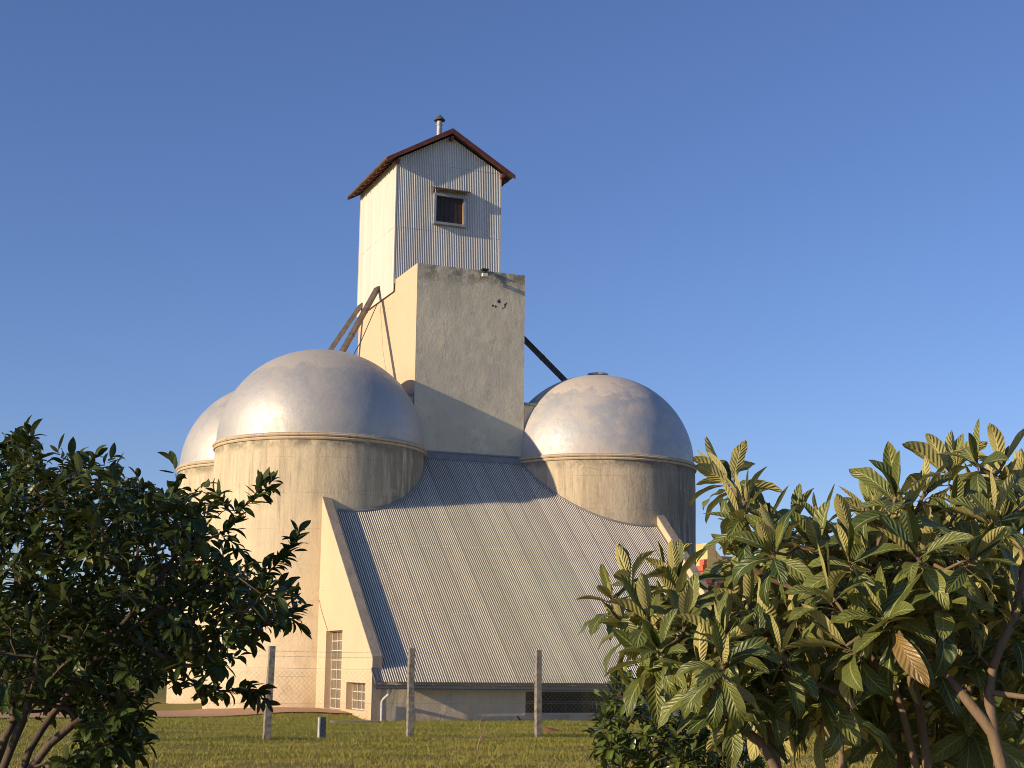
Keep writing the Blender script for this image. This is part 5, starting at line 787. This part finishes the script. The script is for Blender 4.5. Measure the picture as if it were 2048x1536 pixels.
SKEL={"LA":[[[-9.728,-38.899,0.423],[-9.693,-38.928,0.909],[-9.677,-38.942,1.349],[-9.696,-38.926,1.468],[-9.764,-38.87,1.587],[-9.775,-38.734,1.692],[-9.831,-38.691,1.82],[-9.816,-38.577,1.933],[-9.865,-38.541,2.067]],[[-9.696,-38.926,1.468],[-9.67,-38.882,1.606],[-9.625,-38.855,1.683],[-9.603,-38.874,1.766],[-9.499,-38.831,1.858],[-9.395,-38.788,2.07]],[[-9.659,-38.57,0.31],[-9.669,-38.563,0.857],[-9.689,-38.547,1.323],[-9.704,-38.536,1.533],[-9.676,-38.431,1.701],[-9.698,-38.415,1.871],[-9.673,-38.309,2.048]],[[-9.698,-38.54,1.03],[-9.722,-38.522,1.322],[-9.755,-38.498,1.532],[-9.779,-38.48,1.614],[-9.802,-38.34,1.754],[-9.886,-38.28,1.835],[-9.891,-38.036,1.994]],[[-9.501,-38.063,0.217],[-9.548,-38.029,0.776],[-9.471,-38.085,1.243],[-9.421,-37.998,1.476],[-9.342,-37.932,1.597]],[[-9.471,-38.085,1.243],[-9.472,-37.96,1.374],[-9.394,-37.77,1.468],[-9.334,-37.568,1.699]]],"LB":[[[-10.196,-38.554,0.351],[-10.242,-38.524,0.877],[-10.305,-38.483,1.328],[-10.351,-38.455,1.42],[-10.426,-38.41,1.486],[-10.476,-38.381,1.513],[-10.485,-38.26,1.616],[-10.532,-38.234,1.763]],[[-10.268,-38.507,1.046],[-10.284,-38.438,1.371],[-10.279,-38.382,1.457],[-10.291,-38.375,1.504],[-10.242,-38.287,1.655],[-10.256,-38.279,1.767]],[[-10.196,-38.554,0.351],[-10.11,-38.612,0.968],[-10.112,-38.611,1.334],[-10.109,-38.612,1.431],[-10.098,-38.62,1.519],[-10.082,-38.631,1.554]],[[-10.11,-38.612,1.379],[-10.142,-38.59,1.456],[-10.114,-38.488,1.514],[-10.117,-38.367,1.657]]],"DT":[[[-12.461,-34.464,0.151],[-12.608,-34.451,0.801],[-12.663,-34.447,1.104],[-12.623,-34.45,1.234],[-12.564,-34.455,1.402],[-12.528,-34.357,1.653],[-12.463,-34.263,2.019],[-12.458,-34.263,2.362]],[[-12.48,-34.663,0.186],[-12.573,-34.655,0.82],[-12.576,-34.655,1.113],[-12.554,-34.656,1.202],[-12.495,-34.662,1.316],[-12.449,-34.666,1.39],[-12.316,-34.68,1.577],[-12.147,-34.701,1.821],[-11.959,-34.627,2.076],[-11.808,-34.652,2.305]],[[-12.508,-34.962,0.238],[-12.574,-34.956,0.849],[-12.561,-34.957,1.133],[-12.483,-34.964,1.248],[-12.37,-34.976,1.354],[-12.167,-35.001,1.478],[-11.92,-35.038,1.636],[-11.695,-35.079,1.771]],[[-12.424,-34.066,0.082],[-12.622,-34.049,0.626],[-12.68,-34.045,1.075],[-12.638,-34.048,1.244],[-12.591,-34.051,1.342],[-12.675,-33.745,1.65],[-12.915,-33.432,2.037],[-13.135,-33.226,2.347]],[[-12.424,-34.066,0.082],[-12.728,-34.042,0.629],[-12.981,-34.03,1.177],[-13.493,-34.028,1.724],[-13.831,-34.042,2.128]]],"BT":[[[-9.408,-35.773,-0.005],[-9.405,-35.775,0.58],[-9.414,-35.77,0.97],[-9.425,-35.764,1.288]]]}

def leaf_template(nl, nw, L, Wd, shape, droop, fold, wave=0, curl=0):
    """leaf along +Y from the origin, normal +Z; returns verts (n,3), faces, uv"""
    vs, uv = [], []
    for i in range(nl+1):
        t = i/nl; a = droop*t**1.4; 
        s_ = max(.02 if i < nl else 0, shape(t))
        # walk along an arc
        if i == 0: y, z = 0., 0.
        else: y += L/nl*math.cos(a); z -= L/nl*math.sin(a)
        for j in range(nw+1):
            u = j/nw*2-1
            x = u*Wd/2*s_; dz_ = abs(x)*fold+wave*math.sin(t*19+(1 if u > 0 else 2.3))*abs(u)**1.5
            vs.append((x*math.cos(curl*t), y+dz_*math.sin(a), z+dz_*math.cos(a)+x*math.sin(curl*t))); uv.append(((u+1)/2, t))
    fs = [(i*(nw+1)+j, i*(nw+1)+j+1, (i+1)*(nw+1)+j+1, (i+1)*(nw+1)+j) for i in range(nl) for j in range(nw)]
    return np.array(vs), np.array(fs), np.array(uv)
def place_leaves(name, mat, items, temps, parent):
    """items: (pos, dir, up, scale, template index, rnd)"""
    Vs, Fs, Us, Rs = [], [], [], []; off = 0
    by = {}
    for it in items: by.setdefault(it[4], []).append(it)
    for k, L in by.items():
        tv, tf, tu = temps[k]
        P = np.array([i[0] for i in L]); D = np.array([i[1] for i in L]); U = np.array([i[2] for i in L]); S = np.array([i[3] for i in L]); Rn = np.array([i[5] for i in L])
        D /= np.linalg.norm(D, axis=1, keepdims=True)+1e-9
        Xx = np.cross(D, U); Xx /= np.linalg.norm(Xx, axis=1, keepdims=True)+1e-9; Nn = np.cross(Xx, D)
        v = (tv[None, :, 0, None]*Xx[:, None, :]+tv[None, :, 1, None]*D[:, None, :]+tv[None, :, 2, None]*Nn[:, None, :])*S[:, None, None]+P[:, None, :]
        n_ = len(tv); f = tf[None]+(np.arange(len(L))*n_)[:, None, None]+off
        Vs.append(v.reshape(-1, 3)); Fs.append(f.reshape(-1, 4)); Us.append(np.tile(tu, (len(L), 1))); Rs.append(np.repeat(Rn, n_)); off += n_*len(L)
    return np_mesh(name, np.concatenate(Vs), np.concatenate(Fs), mat, parent, True, np.concatenate(Us), np.concatenate(Rs))

def grow(skel, tips, step=.12, r_tip=.006, power=.42, curve=.12, up=.15, base_r=None, rmax=1.0):
    """join every tip to the nearest limb; returns list of (points, radii) chains and the direction at each tip"""
    nodes, par = [], []
    for line in skel:
        line = [np.array(p) for p in line]; prev = -1
        if nodes:
            d = np.linalg.norm(np.array(nodes)-line[0], axis=1); j = int(d.argmin())
            if d[j] < .25: prev = j
        for a, c in zip(line[:-1], line[1:]):
            k = max(1, int(np.linalg.norm(c-a)/step))
            for i in range(k):
                if prev >= 0 and i == 0 and np.linalg.norm(nodes[prev]-a) < 1e-3: continue
                nodes.append(a+(c-a)*i/k); par.append(prev); prev = len(nodes)-1
        nodes.append(line[-1]); par.append(prev)
    nskel = len(nodes); dirs = []
    arr = np.zeros((60000, 3)); arr[:nskel] = nodes; cnt = nskel
    tips = [np.array(t)/100. for t in tips]
    order = sorted(range(len(tips)), key=lambda i: np.linalg.norm(arr[:nskel]-tips[i], axis=1).min())
    tipdir = [None]*len(tips); leafnode = [0]*len(tips)
    for ti in order:
        t = tips[ti]; d = arr[:cnt]-t; dist = np.linalg.norm(d, axis=1)
        cost = dist+.35*np.clip(arr[:cnt, 2]-t[2]+.05, 0, None)   # prefer to come from below
        j = int(cost.argmin()); a = arr[j].copy(); L = np.linalg.norm(t-a); k = max(2, int(L/step))
        ctl = a*.5+t*.5+rng.normal(0, curve*L*.5, 3)-np.array([0, 0, up*L*.5]); prev = j; last = a
        for i in range(1, k+1):
            s_ = i/k; p = (1-s_)**2*a+2*s_*(1-s_)*ctl+s_*s_*t
            arr[cnt] = p; par.append(prev); prev = cnt; cnt += 1
            if i == k: tipdir[ti] = (p-last)/max(1e-6, np.linalg.norm(p-last))
            last = p
        leafnode[ti] = prev
    par = np.array(par[:cnt]); w = np.zeros(cnt)
    for l in leafnode: w[l] += 1
    for i in range(cnt-1, -1, -1):
        pass
    ch = [[] for _ in range(cnt)]
    for i in range(cnt):
        if par[i] >= 0: ch[par[i]].append(i)
    for i in range(cnt-1, -1, -1):
        if not ch[i] and w[i] == 0: w[i] = .5
        if par[i] >= 0: w[par[i]] += w[i]
    rad = np.minimum(r_tip*w**power, rmax)
    chains = []
    for i in range(cnt):
        for c_i, c in enumerate(sorted(ch[i], key=lambda q_: -w[q_])):
            if c_i == 0 and par[i] >= 0: continue
            line = [i, c]
            while ch[line[-1]]: line.append(max(ch[line[-1]], key=lambda q_: w[q_]))
            r = [rad[x] for x in line]
            if par[i] >= 0 or c_i: r[0] = min(r[0], r[1]*1.3)
            chains.append(([arr[x] for x in line], r))
    return chains, tips, tipdir
def limbs(chains, name, mat, parent, n=7):
    b = MB()
    for p, r in chains: b.tube(p, r, n if r[0] > .008 else 4, cap=False)
    return b.build(name, mat, parent, smooth=True)
def rot_about(v, axis, a):
    return np.array(Matrix.Rotation(a, 3, Vector(axis)) @ Vector(v))

# loquat trees: rosettes of long ribbed leaves
obl = lambda t: math.sin(math.pi*min(1, t**1.25))**.75*(1.0 if t < .75 else 1.0) if t < 1 else 0
loq_t = [leaf_template(13, 4, 1, .30, obl, d, f, wv, cu) for d, f, wv, cu in
         ((.25,.35,.006,.1),(.7,.30,.01,-.15),(1.2,.22,.012,.25),(1.7,.18,.015,-.3),(-.15,.5,.004,.05),(1.0,.4,.01,.45),(.5,.6,.008,-.5),(.9,.15,.02,.6),(1.4,.5,.012,-.7),(2.1,.1,.02,.2))]
def loquat(tips, skel, label, seed, small=1.0):
    global rng
    rng = np.random.default_rng(seed)
    root = empty('loquat_tree', None, label, 'tree', 'loquat trees at the right')
    chains, T, D = grow(skel, tips, r_tip=.006, power=.36, curve=.25, up=.25, rmax=.024)
    cen = np.mean(T, axis=0)+np.array([0, 0, -.5]); items = []; buds = MB()
    for p_, r_ in chains: buds.tube(p_, r_, 9 if r_[0] > .008 else 5, cap=False)
    for p, d in zip(T, D):
        out = p-cen; out[2] *= .5; out /= np.linalg.norm(out)+1e-6
        ax_ = d*.5+np.array([0, 0, .75])+out*.35+rng.normal(0, .18, 3); ax_ /= np.linalg.norm(ax_)
        perp = np.cross(ax_, [.3, .2, .9]); perp /= np.linalg.norm(perp)
        k = int(rng.integers(10, 15)); ph = rng.uniform(0, 6.28); size = rng.uniform(.165, .225)*small
        for i in range(k):
            f = i/(k-1); ph += 2.4+rng.normal(0, .25)
            tilt = .22+1.35*f**.75+rng.normal(0, .22)
            q_ = rot_about(perp, ax_, ph); dr = ax_*math.cos(tilt)+q_*math.sin(tilt)
            dr = dr+np.array([0, 0, -.42*f]); dr /= np.linalg.norm(dr)
            upv = ax_-dr*ax_.dot(dr)+rng.normal(0, .15, 3); 
            s_ = size*(.62+.5*math.sin(min(1.7, .5+f*1.6)))*rng.uniform(.82, 1.12)
            tm = 4 if f < .15 else int(rng.choice([0, 1, 5, 6, 7] if f < .5 else [1, 2, 3, 5, 7, 8, 9]))
            pos = p-ax_*(.075*f)+dr*.008
            rn = min(1, .75+.25*rng.random()) if f < .12 and rng.random() < .5 else rng.random()
            items.append((pos, dr, upv, s_, tm, rn if f > .6 else min(rn, .95)))
            if tilt < 2: buds.tube([p-ax_*(.075*f), pos+dr*.02], [.0035, .0025], 4, cap=False)
        for i in range(2):       # pale woolly young leaves at the centre
            q_ = rot_about(perp, ax_, rng.uniform(0, 6.28)); dr = ax_+q_*.15
            items.append((p, dr, q_*-1, size*.42*rng.uniform(.7, 1.2), 4, .5))
    place_leaves('crown', M['loquat_leaf'], items, loq_t, root)
    buds.build('trunk', M['bark_loquat'], root, smooth=True)
    return root
loquat(LOQ_A, SKEL['LA'], 'tall loquat tree with big ribbed leaves filling the right edge', 21)
loquat(LOQ_B, SKEL['LB'], 'lower loquat tree whose ribbed leaves overlap the corrugated roof', 22, .95)

ell = lambda t: math.sin(math.pi*min(1, t**.95))**.8 if t < 1 else 0
small_t = [leaf_template(5, 2, 1, .40, ell, d, f, 0, cu) for d, f, cu in ((.3,.25,.1),(.9,.3,-.2),(.5,.45,.3),(-.2,.3,0))]
def leafy(name, skel, tips, mat, bark, label, cat, seed, per, size, reach, hang=0.0, r_tip=.0035, rmax=.035, young=None, group=None):
    global rng
    rng = np.random.default_rng(seed)
    root = empty(name, None, label, cat, group)
    chains, T, D = grow(skel, tips, r_tip=r_tip, power=.36, curve=.25, up=.2, rmax=rmax)
    limbs(chains, 'trunk' if cat == 'tree' else 'stems', bark, root, 7)
    items = []
    for p, d in zip(T, D):
        d = d+rng.normal(0, .25, 3)+np.array([0, 0, .15]); d /= np.linalg.norm(d)
        perp = np.cross(d, [.31, .2, .9]); perp /= np.linalg.norm(perp); ph = rng.uniform(0, 6.28)
        k = int(per*rng.uniform(.7, 1.3)); tw = reach*rng.uniform(.7, 1.3)
        base = rng.random()*.5
        for i in range(k):
            f = i/(k-1) if k > 1 else 0; ph += 2.4+rng.normal(0, .4)
            tilt = .95-.65*f**3+rng.normal(0, .25); q_ = rot_about(perp, d, ph)
            dr = d*math.cos(tilt)+q_*math.sin(tilt)+np.array([0, 0, -hang*(1-.6*f)*rng.uniform(.3, 1.4)])
            dr /= np.linalg.norm(dr); up_ = np.array([0, 0, 1.])*.8+d*.3+rng.normal(0, .3, 3)
            items.append((p+d*tw*(f-.6), dr, up_, size*rng.uniform(.65, 1.2), int(rng.integers(0, 4)), min(1, base+.5*rng.random()+ (.02 if rng.random() < .02 else 0))))
    place_leaves('crown' if cat == 'tree' else 'leaves', mat, items, small_t, root)
    return root
leafy('dark_tree', SKEL['DT'], DARK_T, M['dark_leaf'], M['bark_dark'], 'dark glossy leafed tree filling the left edge, limbs leaning right', 'tree', 7, 13, .102, .16, hang=.35, r_tip=.0035, rmax=.030)
leafy('leafy_bush', SKEL['BT'], BUSH_T, M['bush_leaf'], M['bark_dark'], 'small glossy green bush below the loquat leaves, in front of the low window', 'bush', 8, 13, .075, .11, hang=.25, r_tip=.0025, rmax=.02)

# far tree line on the horizon
V, F, Us, Rn = [], [], [], []
n = 26000; a = rng.uniform(-1.0, 2.2, n); r = rng.uniform(230, 300, n); hgt = 4+3*np.abs(np.sin(a*9))+2*np.abs(np.sin(a*31+1)); z = hgt*rng.random(n)**.7
c = np.stack([CAM.x+r*np.sin(a), CAM.y+r*np.cos(a), z], -1); s_ = .55
e1 = rng.normal(0, s_, (n, 3)); e2 = rng.normal(0, s_, (n, 3))
V = np.stack([c-e1-e2, c+e1-e2, c+e1+e2, c-e1+e2], 1).reshape(-1, 3)
o = np_mesh('far_woods', V, np.arange(4*n).reshape(-1, 4), M['far_leaf'], None, False, np.tile(np.array([[0,0],[1,0],[1,.5],[0,.5]]), (n, 1)), np.repeat(rng.random(n)*.9, 4))
tag(o, 'distant line of green trees along the horizon', 'woods', kind='stuff')
